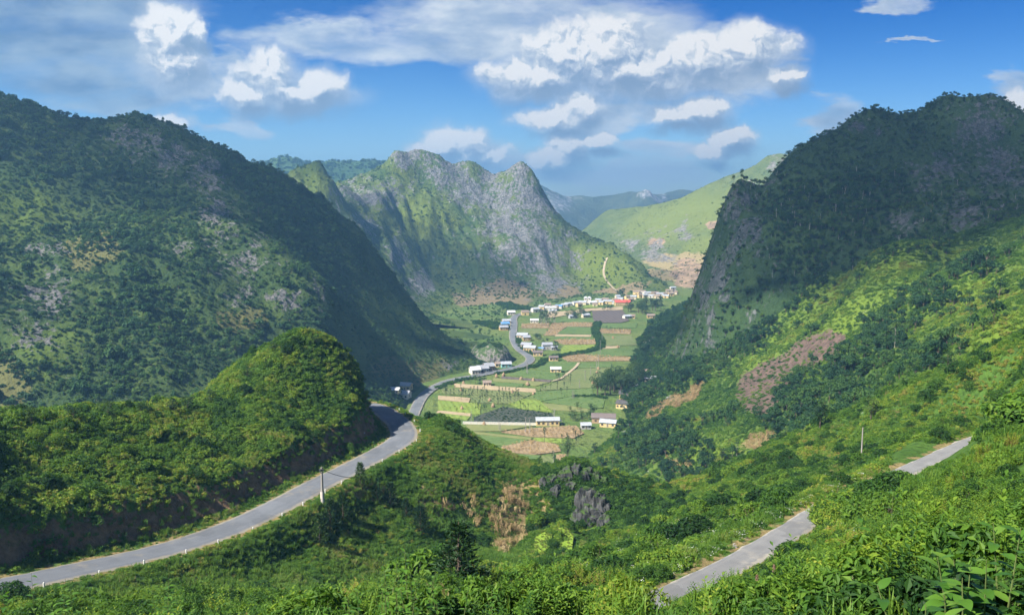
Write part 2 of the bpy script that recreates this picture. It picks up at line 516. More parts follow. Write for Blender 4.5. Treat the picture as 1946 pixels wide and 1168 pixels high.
pts += [(20, 350, -5), (60, 300, 22), (120, 270, 45), (170, 225, 80), (60, 400, -4)]
hillside = Land('hillside', 10, 420, 190, 1000, 2.5)
hillside.Z = RBF(pts, 8.0)(hillside.X, hillside.Y)
hillside.Z += 2.4 * fbm(hillside.X, hillside.Y, 45, 4, 0.5, 5) * sstep(0, 14, hillside.Z)

# ---- dark mountain on the right
CREST_STEP = 18
crest = [(2060,260,690),(1990,232,700),(1946,215,705),(1900,194,722),(1850,192,730),(1800,190,740),(1740,220,742),(1690,222,745),(1640,219,745),(1580,255,745),(1520,290,740),(1490,316,738),(1455,346,728),(1438,366,716),(1422,356,708),(1405,349,702),(1392,362,698),
         (1376,398,695),(1362,440,692),(1350,490,690),(1333,535,690)]
pts = [P(*p) for p in along(crest, CREST_STEP)]
pts += [(x + 14, y + 55, z - 62) for (x, y, z) in list(pts)] + [(x + 30, y + 130, max(z - 160, -20)) for (x, y, z) in list(pts)]
pts += [P(*p) for p in [(1310,585,690),(1450,450,645),(1420,500,640),(1500,550,600),(1600,470,610),(1550,380,670),(1650,330,680),(1700,400,630),(1800,300,680),(1800,450,565),(1900,380,610),(1946,450,525),(1400,560,635),(1350,590,640),(1900,300,670),(2060,420,540),(1430,400,690)]]
pts += [(125, 690, 0), (125, 760, -5), (150, 830, -10), (125, 640, 0), (160, 590, 5), (220, 540, 20), (300, 480, 40), (110, 720, -8)]
rmount = Land('rmount', 105, 560, 480, 920, 2.2)
rmount.Z = RBF(pts, 6.0)(rmount.X, rmount.Y)
h = sstep(5, 60, rmount.Z)
rmount.Z += (6.0 * (ridged(rmount.X, rmount.Y, 60, 5, 0.55, 2) - 0.9) + 1.0 * gnoise(rmount.X / 6, rmount.Y / 6)) * h * 0.8

# ---- mountain on the left
CREST_STEP = 20
crest = [(-260,150,640),(-120,165,655),(0,190,680),(60,210,690),(130,238,705),(185,243,722),(250,237,740),(330,245,742),(380,268,747),(420,290,757),(500,325,777),(560,352,792),(620,392,800),(680,440,803),(720,490,803),(750,530,803),(790,582,803),(825,622,803)]
pts = [P(*p) for p in along(crest, CREST_STEP)]
pts += [(x - 6, y + 60, z - 55) for (x, y, z) in pts if z > 150] + [(x - 10, y + 150, max(z - 150, -10)) for (x, y, z) in pts if z > 150] + [(x + 10, y + 60, max(z - 60, -10)) for (x, y, z) in [P(*p) for p in crest[12:18]]]
pts += [P(*p) for p in [(400,330,695),(430,430,630),(510,470,625),(620,560,600),(640,620,592),(680,700,588),(740,748,592),(300,450,605),(200,400,625),(100,300,655),(0,350,600),(-150,330,590),(0,500,525),(-200,520,500),(100,600,480),(0,700,435),(-200,700,420),
   (300,600,522),(300,720,455),(450,600,552),(450,700,505),(550,690,545),(600,450,735),(650,560,690),(700,630,672),(750,660,690),(700,520,765),(600,640,572)]]
pts += [G(*p) for p in [(770,752),(800,728),(850,712),(900,703),(950,692),(900,670),(880,652),(930,640),(860,640)]]
pts += [(x, y, -6) for (x, y, z) in [G(*p) for p in [(790,775),(850,745),(930,715),(990,690),(960,650),(950,610)]]]
pts += [(-140, 380, 8), (-220, 350, 20), (-90, 420, 2), (-300, 380, 40)]
lmount = Land('lmount', -560, 40, 345, 960, 2.2)
lmount.Z = RBF(pts, 7.0)(lmount.X, lmount.Y)
h = sstep(4, 50, lmount.Z)
lmount.Z += 8.0 * (ridged(lmount.X * 0.6 + lmount.Y * 0.8, (lmount.X * 0.8 - lmount.Y * 0.6) * 0.4, 90, 3, 0.5, 7) - 0.75) * h * sstep(10, 90, 690 - lmount.Y + 0.12 * lmount.X)
lmount.Z += (6.0 * (ridged(lmount.X, lmount.Y, 95, 5, 0.57, 4) - 0.9) + 1.2 * gnoise(lmount.X / 6, lmount.Y / 6)) * h * 0.85

# ---- rocky mountain in the middle, with its lower spur
CREST_STEP = 32
crest = [(600,370,1470),(640,356,1480),(700,336,1500),(735,311,1500),(758,292,1500),(778,300,1508),(796,288,1520),(830,301,1530),(862,316,1540),(900,315,1550),(945,334,1552),(966,326,1550),(990,313,1542),(1014,330,1530),(1040,386,1520),(1075,426,1500),(1110,452,1500),(1150,476,1455),(1200,502,1400),(1262,538,1335)]
pts = [P(*p) for p in along(crest, CREST_STEP)]
pts += [(x + 5, y + 110, z - 70) for (x, y, z) in pts] + [(x + 5, y + 260, max(z - 190, -20)) for (x, y, z) in pts]
pts += [P(*p) for p in [(1000,450,1420),(1050,505,1370),(950,400,1475),(900,450,1405),(970,525,1320),(850,400,1435),(750,380,1420),(800,350,1482),(870,345,1510),(930,360,1525),(1000,370,1500),(1090,520,1390),(860,500,1330),(900,520,1300),(850,545,1250),
   (560,338,1190),(600,338,1185),(640,372,1180),(700,386,1330),(730,432,1285),(762,500,1225),(800,560,1150),(850,602,1075),(800,480,1330),(830,530,1260),(700,470,1180),(660,420,1200)]]
pts += [G(*p) for p in [(900,625),(930,600),(960,575),(1010,578),(1060,568),(1150,556),(1250,546),(880,610),(920,640)]]
pts += [(x, y - 30, -6) for (x, y, z) in [G(*p) for p in [(960,580),(1060,568),(1150,556),(1250,546)]]]
pts += [(x - 30, y + 60, z - 50) for (x, y, z) in [P(560,338,1190), P(600,338,1185)]] + [P(500,420,1250), P(500,500,1100)]
mmount = Land('mmount', -420, 330, 960, 1830, 3.6)
mmount.Z = RBF(pts, 10.0)(mmount.X, mmount.Y)
h = sstep(6, 60, mmount.Z)
mmount.Z += 19.0 * (ridged(mmount.X + 0.25 * mmount.Y, mmount.Y * 0.33, 88, 4, 0.55, 5) - 0.80) * h * sstep(15, 110, 1500 - mmount.Y)
mmount.Z += (8.0 * (ridged(mmount.X, mmount.Y, 70, 5, 0.6, 8) - 0.75) + 1.8 * gnoise(mmount.X / 9, mmount.Y / 9)) * h * 0.8

# ---- green mountain far right
CREST_STEP = 45
crest = [(1620,300,1880),(1540,297,1890),(1490,293,1900),(1456,297,1920),(1440,312,1930),(1380,336,1980),(1300,376,2050),(1250,388,2100),(1200,394,2150),(1150,402,2200),(1118,428,2170),(1095,446,2150)]
pts = [P(*p) for p in along(crest, CREST_STEP)]
pts += [(x + 20, y + 140, z - 60) for (x, y, z) in pts] + [(x + 30, y + 350, max(z - 180, -30)) for (x, y, z) in pts]
pts += [P(*p) for p in [(1350,430,1760),(1250,450,1830),(1400,400,1800),(1300,480,1680),(1200,470,1850),(1330,530,1440),(1270,545,1400),(1200,497,1700),(1150,470,1950),(1450,350,1830),(1290,520,1500),(1400,470,1600)]]
pts += [(200, 1330, -4), (330, 1300, 0), (240, 1450, -2), (170, 1600, -4), (430, 1350, 20)]
gmount = Land('gmount', 130, 780, 1290, 2620, 7.0)
gmount.Z = RBF(pts, 12.0)(gmount.X, gmount.Y)
h = sstep(4, 60, gmount.Z)
gmount.Z += (4.0 * fbm(gmount.X, gmount.Y, 160, 5, 0.5, 11) + 2.2 * (ridged(gmount.X, gmount.Y, 60, 3, 0.5, 3) - 0.8)) * h

# ---- far ranges
CREST_STEP = 80
crest = [(300,330,2380),(420,300,2380),(460,306,2390),(490,315,2400),(520,303,2400),(550,297,2400),(590,313,2400),(625,305,2420),(662,309,2420),(700,305,2430),(740,309,2440),(830,325,2450)]
pts = [P(*p) for p in along(crest, CREST_STEP)]
pts += [(x, y + 250, z - 70) for (x, y, z) in pts] + [(x, y - 200, z - 70) for (x, y, z) in pts] + [(x, y - 450, z - 180) for (x, y, z) in pts]
gleft = Land('gleft', -1150, -150, 1900, 2800, 11.0)
gleft.Z = RBF(pts, 15.0)(gleft.X, gleft.Y) + 7 * fbm(gleft.X, gleft.Y, 150, 5, 0.5, 21)
CREST_STEP = 110
crest = [(960,335,4000),(1010,345,4000),(1042,362,4000),(1070,375,4000),(1092,388,4000),(1110,376,4100),(1130,380,4150),(1150,385,4200),(1175,373,4200),(1200,368,4200),(1222,370,4100),(1232,361,3900),(1243,374,3900),(1262,368,4300),(1290,366,4400),(1320,364,4400),(1400,372,4400)]
pts = [P(*p) for p in along(crest, CREST_STEP)]
pts += [(x, y + 400, z - 90) for (x, y, z) in pts] + [(x, y - 350, z - 90) for (x, y, z) in pts] + [(x, y - 900, z - 190) for (x, y, z) in pts]
far = Land('far', -150, 1350, 3100, 4900, 16.0)
far.Z = RBF(pts, 15.0)(far.X, far.Y) + 13 * (ridged(far.X, far.Y, 260, 5, 0.5, 9) - 0.8)
for L in LANDS.values():
    L.X = L.X.astype(float)

# ------------------------------------------------------------------ what the camera can see (to scatter plants only there)
NA, ND = 520, 200
_tab = np.full((NA, ND), -9.0)
def _bins(x, y):
    a = np.clip(((x / np.maximum(y, 1.0)) + 0.75) / 1.5 * NA, 0, NA - 1).astype(int)
    d = np.clip(np.log(np.maximum(y, 4.0) / 4.0) / math.log(5000 / 4.0) * ND, 0, ND - 1).astype(int)
    return a, d
for L in LANDS.values():
    xs, ys, zs = L.X.ravel(), L.Y.ravel(), L.Z.ravel()
    m = ys > 8
    a, d = _bins(xs[m], ys[m])
    np.maximum.at(_tab, (a, d), (zs[m] - CAMZ) / ys[m])
_tab = np.maximum.accumulate(_tab, axis=1)
def seen(x, y, ztop, slack=0.004):
    a, d = _bins(x, y)
    u, v = project(x, y, ztop)
    e = (ztop - CAMZ) / np.maximum(y, 1)
    vis = e > _tab[a, np.maximum(d - 2, 0)] - slack
    return vis & (u > -90) & (u < 2040) & (v < 1330) & (y > 2)

# ------------------------------------------------------------------ materials
MATS = {}
def mat(name):
    m = bpy.data.materials.new(name)
    m.use_nodes = True
    t = NT(m.node_tree)
    t.n.clear()
    out = t.new('ShaderNodeOutputMaterial')
    MATS[name] = m
    return m, t, out

def principled(t, color, rough=0.9, spec=0.2, normal=None, metal=0.0):
    b = t.new('ShaderNodeBsdfPrincipled')
    t.put(b.inputs['Base Color'], color)
    t.put(b.inputs['Roughness'], rough)
    b.inputs['Specular IOR Level'].default_value = spec
    b.inputs['Metallic'].default_value = metal
    if normal is not None: t.put(b.inputs['Normal'], normal)
    return b.outputs[0]

def bump(t, h, strength=0.5, dist=1.0):
    b = t.new('ShaderNodeBump')
    b.inputs['Strength'].default_value = strength
    b.inputs['Distance'].default_value = dist
    t.put(b.inputs['Height'], h)
    return b.outputs[0]

def attr(t, name, typ='GEOMETRY'):
    a = t.new('ShaderNodeAttribute', attribute_type=typ)
    a.attribute_name = name
    return a.outputs['Fac']

def pos(t):
    return t.new('ShaderNodeNewGeometry').outputs['Position']

def land_mat(name, green, green2, dark, rock, rock2, soil, dry, s, rockamt=0.0):
    """green slope with limestone, bare soil and dry grass; s = size in metres of the small pattern"""
    m, t, out = mat(name)
    p = pos(t)
    n1 = t.noise(p, 1 / (s * 9), 5, 0.6)
    n2 = t.noise(p, 1 / (s * 1.6), 5, 0.65)
    n3 = t.noise(p, 1 / (s * 3.0), 4, 0.6)
    g = t.mix(t.mrange(n1, 0.38, 0.62), rgba(green), rgba(green2))
    g = t.mix(t.mrange(n2, 0.50, 0.72), g, rgba(dark))
    g = t.mix(t.math('MULTIPLY', attr(t, 'lush'), 0.75), g, rgba((green2[0] * 1.35, green2[1] * 1.3, green2[2] * 0.8)))
    dr = t.mrange(t.math('ADD', attr(t, 'dry'), t.math('MULTIPLY', t.math('SUBTRACT', n3, 0.5), 1.3)), 0.4, 0.62)
    g = t.mix(dr, g, rgba(dry))
    so = t.mrange(t.math('ADD', attr(t, 'soil'), t.math('MULTIPLY', t.math('SUBTRACT', n2, 0.5), 1.8)), 0.40, 0.62)
    sc = t.mix(t.mrange(t.noise(p, 1 / (s * 2.2), 7, 0.7), 0.35, 0.65), rgba(soil), rgba((soil[0] * 0.5, soil[1] * 0.52, soil[2] * 0.55)))
    sc = t.mix(t.mrange(t.noise(p, 1 / (s * 0.7), 3, 0.6), 0.58, 0.74, 0.0, 0.7), sc, rgba((0.06, 0.085, 0.025)))
    g = t.mix(so, g, sc)
    # limestone: streaked down the slope, with dark joints
    pv = t.vmath('MULTIPLY', p, (1.0, 1.0, 0.35))
    rn = t.noise(pv, 1 / (s * 1.3), 6, 0.68)
    vor = t.new('ShaderNodeTexVoronoi', feature='DISTANCE_TO_EDGE')
    t.put(vor.inputs['Vector'], t.vmath('ADD', pv, t.vmath('MULTIPLY', t.noise(p, 1 / s, 3, 0.6, out=1), (s * 0.9,) * 3)))
    vor.inputs['Scale'].default_value = 1 / (s * 1.1)
    rc = t.mix(t.mrange(rn, 0.3, 0.7), rgba(rock2), rgba(rock))
    rc = t.mix(t.mrange(vor.outputs['Distance'], 0.0, 0.12, 0.75, 0.0), rc, rgba((rock2[0] * 0.35, rock2[1] * 0.4, rock2[2] * 0.4)))
    big = t.noise(pv, 1 / (s * 7), 4, 0.6)
    ra = t.math('ADD', t.math('MULTIPLY', attr(t, 'rock'), 0.72), t.math('MULTIPLY', t.math('SUBTRACT', rn, 0.5), 2.2))
    ra = t.math('ADD', ra, t.math('MULTIPLY', t.math('SUBTRACT', big, 0.5), 1.6))
    ra = t.math('ADD', ra, rockamt)
    g = t.mix(t.mrange(ra, 0.42, 0.66), g, rc)
    hgt = t.math('ADD', t.math('MULTIPLY', rn, 1.0), t.math('MULTIPLY', n2, 0.8))
    t.put(out.inputs[0], principled(t, g, 0.95, 0.12, bump(t, hgt, 0.85, s * 0.9)))
    return m

# what covers which part of each land form, in spots as they are seen
def cover(L, rock=(), soil=(), dry=(), lush=(), steep=None):
    u, v = L.uv()
    wob = 26 * fbm(u, v, 90, 4, 0.6, 2); wob2 = 26 * fbm(u, v, 90, 4, 0.6, 5)
    uu, vv = u + wob, v + wob2
    L.attr['rock'] = blobs(uu, vv, rock, 1.7) * 0.85
    L.attr['soil'] = blobs(u + wob * 0.4, v + wob2 * 0.4, soil, 0.7)
    L.attr['dry'] = blobs(uu, vv, dry, 1.2)
    L.attr['lush'] = blobs(uu, vv, lush, 1.4)
    gy, gx = np.gradient(L.Z, L.step)
    L.slope = np.sqrt(gx ** 2 + gy ** 2)
    if steep:
        L.attr['rock'] = np.maximum(L.attr['rock'], steep[2] * sstep(steep[0], steep[1], L.slope))

RDIST = near.rd
cover(near, dry=[(700, 930, 60, 18), (830, 960, 40, 30), (980, 950, 60, 50)])
near.attr['soil'] = np.maximum(near.attr['soil'], 0)
nu, nv = near.uv()
# cut bank above the pass road: bare brown earth
rdp, rzp = road_dist(near.X, near.Y, ('pass',))
bank = (1 - sstep(3.0, 8.5, rdp)) * sstep(0.05, 0.8, near.Z - rzp) * (near.X < 0) * (nu < 740)
near.attr['soil'] = np.maximum(near.attr['soil'], bank * 0.9)
near.attr['dry'] = np.maximum(near.attr['dry'], (1 - sstep(0.8, 2.2, RDIST)) * 0.55)
cover(valley)
cover(hillside, soil=[(1545, 668, 62, 30, -30), (1470, 712, 60, 34, -30), (1440, 745, 40, 45), (1590, 642, 14, 8)], dry=[(1265, 775, 50, 9, -35), (1320, 742, 36, 11, -30), (1450, 850, 44, 20), (1290, 880, 34, 8)],
      lush=[(1700, 500, 120, 40), (1600, 590, 110, 50), (1850, 600, 130, 90), (1460, 660, 90, 28, -30), (1330, 850, 70, 30)], rock=[(1240, 640, 30, 40), (1210, 800, 26, 24), (1270, 760, 20, 12)])
cover(rmount, rock=[(1410, 420, 38, 90), (1380, 520, 30, 60), (1860, 260, 60, 80), (1780, 340, 60, 50), (1830, 420, 60, 50), (1720, 420, 40, 30), (1900, 330, 60, 80), (1650, 250, 40, 16), (1470, 345, 26, 14), (1340, 570, 16, 50)], steep=(1.5, 2.6, 0.45))
cover(lmount, rock=[(260, 265, 70, 40), (385, 330, 34, 60, -20), (420, 420, 34, 66, -15), (490, 460, 30, 22), (615, 555, 20, 34), (330, 300, 40, 30), (90, 480, 40, 26), (100, 560, 60, 40), (480, 500, 60, 26), (60, 620, 50, 50), (350, 470, 40, 16), (540, 560, 40, 20), (450, 560, 50, 20), (860, 700, 30, 10)],
      dry=[(10, 730, 40, 60), (170, 480, 60, 30), (450, 600, 50, 20), (780, 700, 70, 22)], lush=[(40, 400, 90, 40), (90, 660, 70, 40), (760, 620, 110, 60), (700, 660, 60, 40)], steep=(1.7, 3.0, 0.4))
cover(mmount, rock=[(980, 420, 80, 100), (1040, 490, 60, 60), (920, 360, 60, 50), (860, 330, 60, 40), (780, 300, 40, 22), (990, 330, 34, 22), (700, 360, 70, 28), (750, 480, 26, 40, 25), (800, 540, 24, 30), (690, 430, 30, 22), (1060, 540, 50, 24)],
      lush=[(760, 340, 26, 50), (600, 345, 40, 24), (1130, 500, 60, 40), (720, 400, 26, 22), (800, 420, 60, 40), (900, 570, 60, 30)], dry=[(1080, 560, 60, 14), (950, 560, 60, 24), (1170, 550, 50, 10), (900, 560, 40, 20)], steep=(1.5, 2.6, 0.5))
cover(gmount, rock=[(1250, 470, 30, 40), (1480, 310, 20, 20), (1300, 440, 18, 18), (1200, 460, 20, 22), (1420, 345, 22, 8)], soil=[(1250, 455, 20, 9, -20), (1310, 520, 40, 16), (1300, 500, 24, 9), (1355, 425, 14, 7), (1330, 540, 50, 10)], dry=[(1290, 500, 60, 20), (1260, 530, 50, 12)], lush=[(1330, 400, 120, 40), (1250, 420, 60, 30), (1340, 470, 50, 30)])
cover(gleft); cover(far, rock=[(1060, 380, 40, 30), (1235, 372, 30, 20)])

RK, RK2 = (0.30, 0.29, 0.285), (0.13, 0.13, 0.135)
M_near = land_mat('near_ground', (0.044, 0.095, 0.016), (0.070, 0.135, 0.022), (0.022, 0.045, 0.010), RK, RK2, (0.25, 0.155, 0.09), (0.22, 0.17, 0.075), 1.0)
M_hill = land_mat('hillside_ground', (0.055, 0.100, 0.020), (0.095, 0.145, 0.024), (0.022, 0.048, 0.014), RK, RK2, (0.155, 0.105, 0.082), (0.19, 0.16, 0.07), 2.2)
M_rm = land_mat('forest_ground', (0.030, 0.058, 0.020), (0.045, 0.080, 0.022), (0.018, 0.036, 0.016), (0.125, 0.13, 0.125), (0.05, 0.055, 0.055), (0.16, 0.10, 0.08), (0.2, 0.16, 0.08), 3.0)
M_lm = land_mat('left_slope_ground', (0.034, 0.062, 0.018), (0.060, 0.092, 0.022), (0.018, 0.036, 0.014), (0.175, 0.168, 0.162), (0.072, 0.07, 0.068), (0.16, 0.11, 0.08), (0.115, 0.115, 0.040), 3.0)
M_mm = land_mat('limestone_slope', (0.050, 0.085, 0.022), (0.095, 0.125, 0.030), (0.024, 0.044, 0.016), (0.225, 0.22, 0.215), (0.10, 0.10, 0.10), (0.22, 0.15, 0.10), (0.20, 0.155, 0.085), 4.0, 0.10)
M_gm = land_mat('grassy_mountain', (0.098, 0.135, 0.048), (0.135, 0.165, 0.056), (0.062, 0.095, 0.036), (0.28, 0.26, 0.23), (0.18, 0.17, 0.155), (0.42, 0.29, 0.18), (0.34, 0.27, 0.13), 9.0)
M_gl = land_mat('far_wooded_hill', (0.035, 0.075, 0.026), (0.060, 0.110, 0.030), (0.022, 0.045, 0.020), RK, RK2, (0.2, 0.14, 0.1), (0.2, 0.16, 0.08), 9.0)
M_fr = land_mat('far_range', (0.07, 0.09, 0.05), (0.10, 0.12, 0.07), (0.05, 0.07, 0.05), (0.40, 0.38, 0.37), (0.25, 0.25, 0.25), (0.2, 0.14, 0.1), (0.2, 0.16, 0.08), 25.0)
M_vf = land_mat('valley_soil', (0.090, 0.145, 0.034), (0.130, 0.170, 0.045), (0.070, 0.105, 0.030), RK, RK2, (0.22, 0.15, 0.10), (0.26, 0.20, 0.10), 5.0)

near.mesh('hill', M_near, 'shrub-covered near hillside with knoll above and below the grey pass road', -3)
hillside.mesh('hill', M_hill, 'green hillside with bare reddish soil scar right of the valley fields', -3)
rmount.mesh('mountain', M_rm, 'dark forested karst mountain with grey cliff on the right', -6)
lmount.mesh('mountain', M_lm, 'wooded mountain with pale rock rib on the left', -4)
mmount.mesh('mountain', M_mm, 'grey rocky mountain with pointed peaks in the middle distance', -5)
gmount.mesh('mountain', M_gm, 'bright sunlit grassy mountain beyond the village on the right', -4)
gleft.mesh('mountain', M_gl, 'far dark green wooded hills behind left mountain', -12)
far.mesh('mountain', M_fr, 'farthest hazy blue mountain range on the horizon', -12)
vo = valley.mesh('valley_floor', M_vf, 'flat green valley floor under the fields', -99)
# ground sheet that goes on to the horizon under everything
def plain_mesh(name, verts, faces, m, parent=None, smooth=False):
    me = bpy.data.meshes.new(name)
    me.from_pydata([tuple(map(float, v)) for v in verts], [], [tuple(int(i) for i in f) for f in faces])
    if smooth:
        me.polygons.foreach_set('use_smooth', np.full(len(me.polygons), True))
    if m is not None:
        for x in (m if isinstance(m, (list, tuple)) else [m]):
            me.materials.append(x)
    ob = bpy.data.objects.new(name, me)
    col.objects.link(ob)
    if parent is not None: ob.parent = parent
    return ob
gs_ = plain_mesh('ground', [(-3600, -500, -14), (3600, -500, -14), (3600, 6400, -14), (-3600, 6400, -14)], [(0, 1, 2, 3)], M_vf)
gs_["kind"] = "structure"; gs_["label"] = "low green ground beyond the mountains"; gs_["category"] = "ground"

# ------------------------------------------------------------------ roads
def road_mat(name, base, lightc, patch):
    m, t, out = mat(name)
    p = pos(t)
    c = attr(t, 'across')       # 0 at the edge, 1 in the middle
    n = t.noise(p, 0.35, 6, 0.65)
    n2 = t.noise(p, 3.0, 4, 0.6)
    g = t.mix(t.mrange(n, 0.3, 0.7), rgba(base), rgba((base[0] * 1.22, base[1] * 1.22, base[2] * 1.2)))
    e = t.math('ADD', c, t.math('MULTIPLY', t.math('SUBTRACT', t.noise(p, 0.8, 5, 0.6), 0.5), patch))
    g = t.mix(t.mrange(e, 0.10, 0.30, 1.0, 0.0), g, rgba(lightc))
    # two paler wheel tracks, cracks and patches
    tr = t.mrange(t.math('ABSOLUTE', t.math('SUBTRACT', c, 0.55)), 0.0, 0.22, 0.30, 0.0)
    g = t.mix(tr, g, rgba((base[0] * 1.45, base[1] * 1.42, base[2] * 1.38)))
    g = t.mix(t.mrange(n2, 0.6, 0.8, 0.0, 0.35), g, rgba((base[0] * 0.55,) * 3))
    # repairs, dirt carried on from the verge
    vr = t.new('ShaderNodeTexVoronoi'); t.put(vr.inputs['Vector'], t.vmath('ADD', p, t.vmath('MULTIPLY', t.noise(p, 0.5, 3, 0.6, out=1), (3.0,) * 3))); vr.inputs['Scale'].default_value = 0.16
    cell = t.new('ShaderNodeSeparateColor'); t.put(cell.inputs[0], vr.outputs['Color'])
    g = t.mix(t.mrange(cell.outputs[0], 0.72, 0.76, 0.0, 0.35), g, rgba(tuple(x * 0.6 for x in base)))
    g = t.mix(t.mrange(cell.outputs[1], 0.80, 0.84, 0.0, 0.4), g, rgba(tuple(x * 1.5 for x in base)))
    g = t.mix(t.mrange(t.noise(p, 0.22, 6, 0.7), 0.55, 0.70, 0.0, 0.55), g, rgba(lightc))
    t.put(out.inputs[0], principled(t, g, 0.85, 0.3, bump(t, n2, 0.25, 0.03)))
    return m
M_road = road_mat('pass_asphalt', (0.100, 0.108, 0.122), (0.21, 0.19, 0.15), 0.35)
M_side = road_mat('side_asphalt', (0.150, 0.150, 0.150), (0.30, 0.275, 0.23), 0.8)
M_vroad = road_mat('valley_asphalt', (0.115, 0.123, 0.135), (0.24, 0.22, 0.18), 0.3)
def road_mesh(name, line, width, m, lift, label, rows=10, jit=0.25):
    p = np.array(line)
    t = np.gradient(p[:, :2], axis=0); t /= np.linalg.norm(t, axis=1)[:, None] + 1e-9
    nrm = np.stack([t[:, 1], -t[:, 0]], -1)
    s = np.linspace(-1, 1, rows + 1)
    V = []; A = []
    L = np.cumsum(np.r_[0, np.linalg.norm(np.diff(p[:, :2], axis=0), axis=1)])
    jl = jit * fbm(L, L * 0 + 3.3, 5, 3); jr = jit * fbm(L, L * 0 + 9.3, 5, 3)
    for k in s:
        wv = width / 2 * k + np.where(k < -0.99, jl, np.where(k > 0.99, jr, 0))
        q = np.c_[p[:, :2] + nrm * wv[:, None], p[:, 2] + lift + 0.05 * (1 - k * k) - (0.12 if abs(k) > .99 else 0)]
        V.append(q); A.append(np.full(len(p), 1 - abs(k)))
    V = np.array(V); n = len(p)
    f = []
    for i in range(rows):
        for j in range(n - 1):
            f.append((i * n + j, (i + 1) * n + j, (i + 1) * n + j + 1, i * n + j + 1))
    ob = plain_mesh(name, V.reshape(-1, 3), f, m, smooth=True)
    at = ob.data.attributes.new('across', 'FLOAT', 'POINT')
    at.data.foreach_set('value', np.array(A).ravel().astype(np.float32))
    ob["kind"] = "structure"; ob["label"] = label; ob["category"] = "road"
    return ob
road_mesh('road', ROADS['pass'][0], 6.7, M_road, 0.05, 'grey two-lane pass road curving round the foot of the knoll')
road_mesh('road', ROADS['side'][0], 3.0, M_side, 0.05, 'narrow paved track with gravel edge among shrubs at lower right', jit=0.5)
vl = ROADS['valley'][0].copy(); vl[:, 2] = 0.45
road_mesh('road', vl, 8.2, M_vroad, 0.0, 'pale winding road through the valley past the houses', rows=6, jit=0.3)

# ------------------------------------------------------------------ fields, one sheet each
def field_mat(name, a, b, row=0.0, size=3.0, ang=0.0):
    m, t, out = mat(name)
    p = pos(t)
    n = t.noise(p, 1 / (size * 4), 4, 0.6); n2 = t.noise(p, 1 / size, 5, 0.65)
    g = t.mix(t.mrange(t.math('ADD', t.math('MULTIPLY', n, 0.6), t.math('MULTIPLY', n2, 0.4)), 0.38, 0.62), rgba(a), rgba(b))
    if row:
        sx = t.new('ShaderNodeSeparateXYZ'); t.put(sx.inputs[0], p)
        c = t.math('ADD', t.math('MULTIPLY', sx.outputs[0], math.cos(ang)), t.math('MULTIPLY', sx.outputs[1], math.sin(ang)))
        wv = t.math('SINE', t.math('ADD', t.math('MULTIPLY', c, 2 * math.pi / row), t.math('MULTIPLY', n2, 3.0)))
        g = t.mix(t.mrange(wv, -0.4, 0.9, 0.0, 0.5), g, rgba((a[0] * 0.55, a[1] * 0.55, a[2] * 0.5)))
    g = t.mix(t.mrange(t.noise(p, 1.1, 3, 0.7), 0.55, 0.8, 0.0, 0.6), g, rgba((a[0] * 0.5, a[1] * 0.6, a[2] * 0.5)))
    t.put(out.inputs[0], principled(t, g, 0.95, 0.1, bump(t, n2, 0.6, 0.5)))
    return m
FM = {
 'lime': field_mat('lime_crop', (0.200, 0.255, 0.050), (0.150, 0.220, 0.046), 4.0, 2.5, 0.2),
 'green': field_mat('green_crop', (0.090, 0.148, 0.045), (0.125, 0.175, 0.058), 3.5, 3.0, 1.2),
 'mid': field_mat('mown_grass', (0.125, 0.160, 0.058), (0.160, 0.180, 0.072), 2.8, 4.0, 0.3),
 'olive': field_mat('stubble_grass', (0.185, 0.190, 0.075), (0.145, 0.165, 0.06), 0, 3.0),
 'tan': field_mat('bare_pale_soil', (0.37, 0.29, 0.18), (0.30, 0.235, 0.145), 0, 3.0),
 'corn': field_mat('corn_soil', (0.30, 0.22, 0.13), (0.23, 0.17, 0.10), 2.4, 2.0, 0.1),
 'dark': field_mat('dark_crop', (0.052, 0.062, 0.048), (0.070, 0.078, 0.056), 3.0, 2.0, 0.6),
 'plough': field_mat('ploughed_soil', (0.13, 0.105, 0.095), (0.10, 0.085, 0.08), 5.0, 2.0, 0.1)}
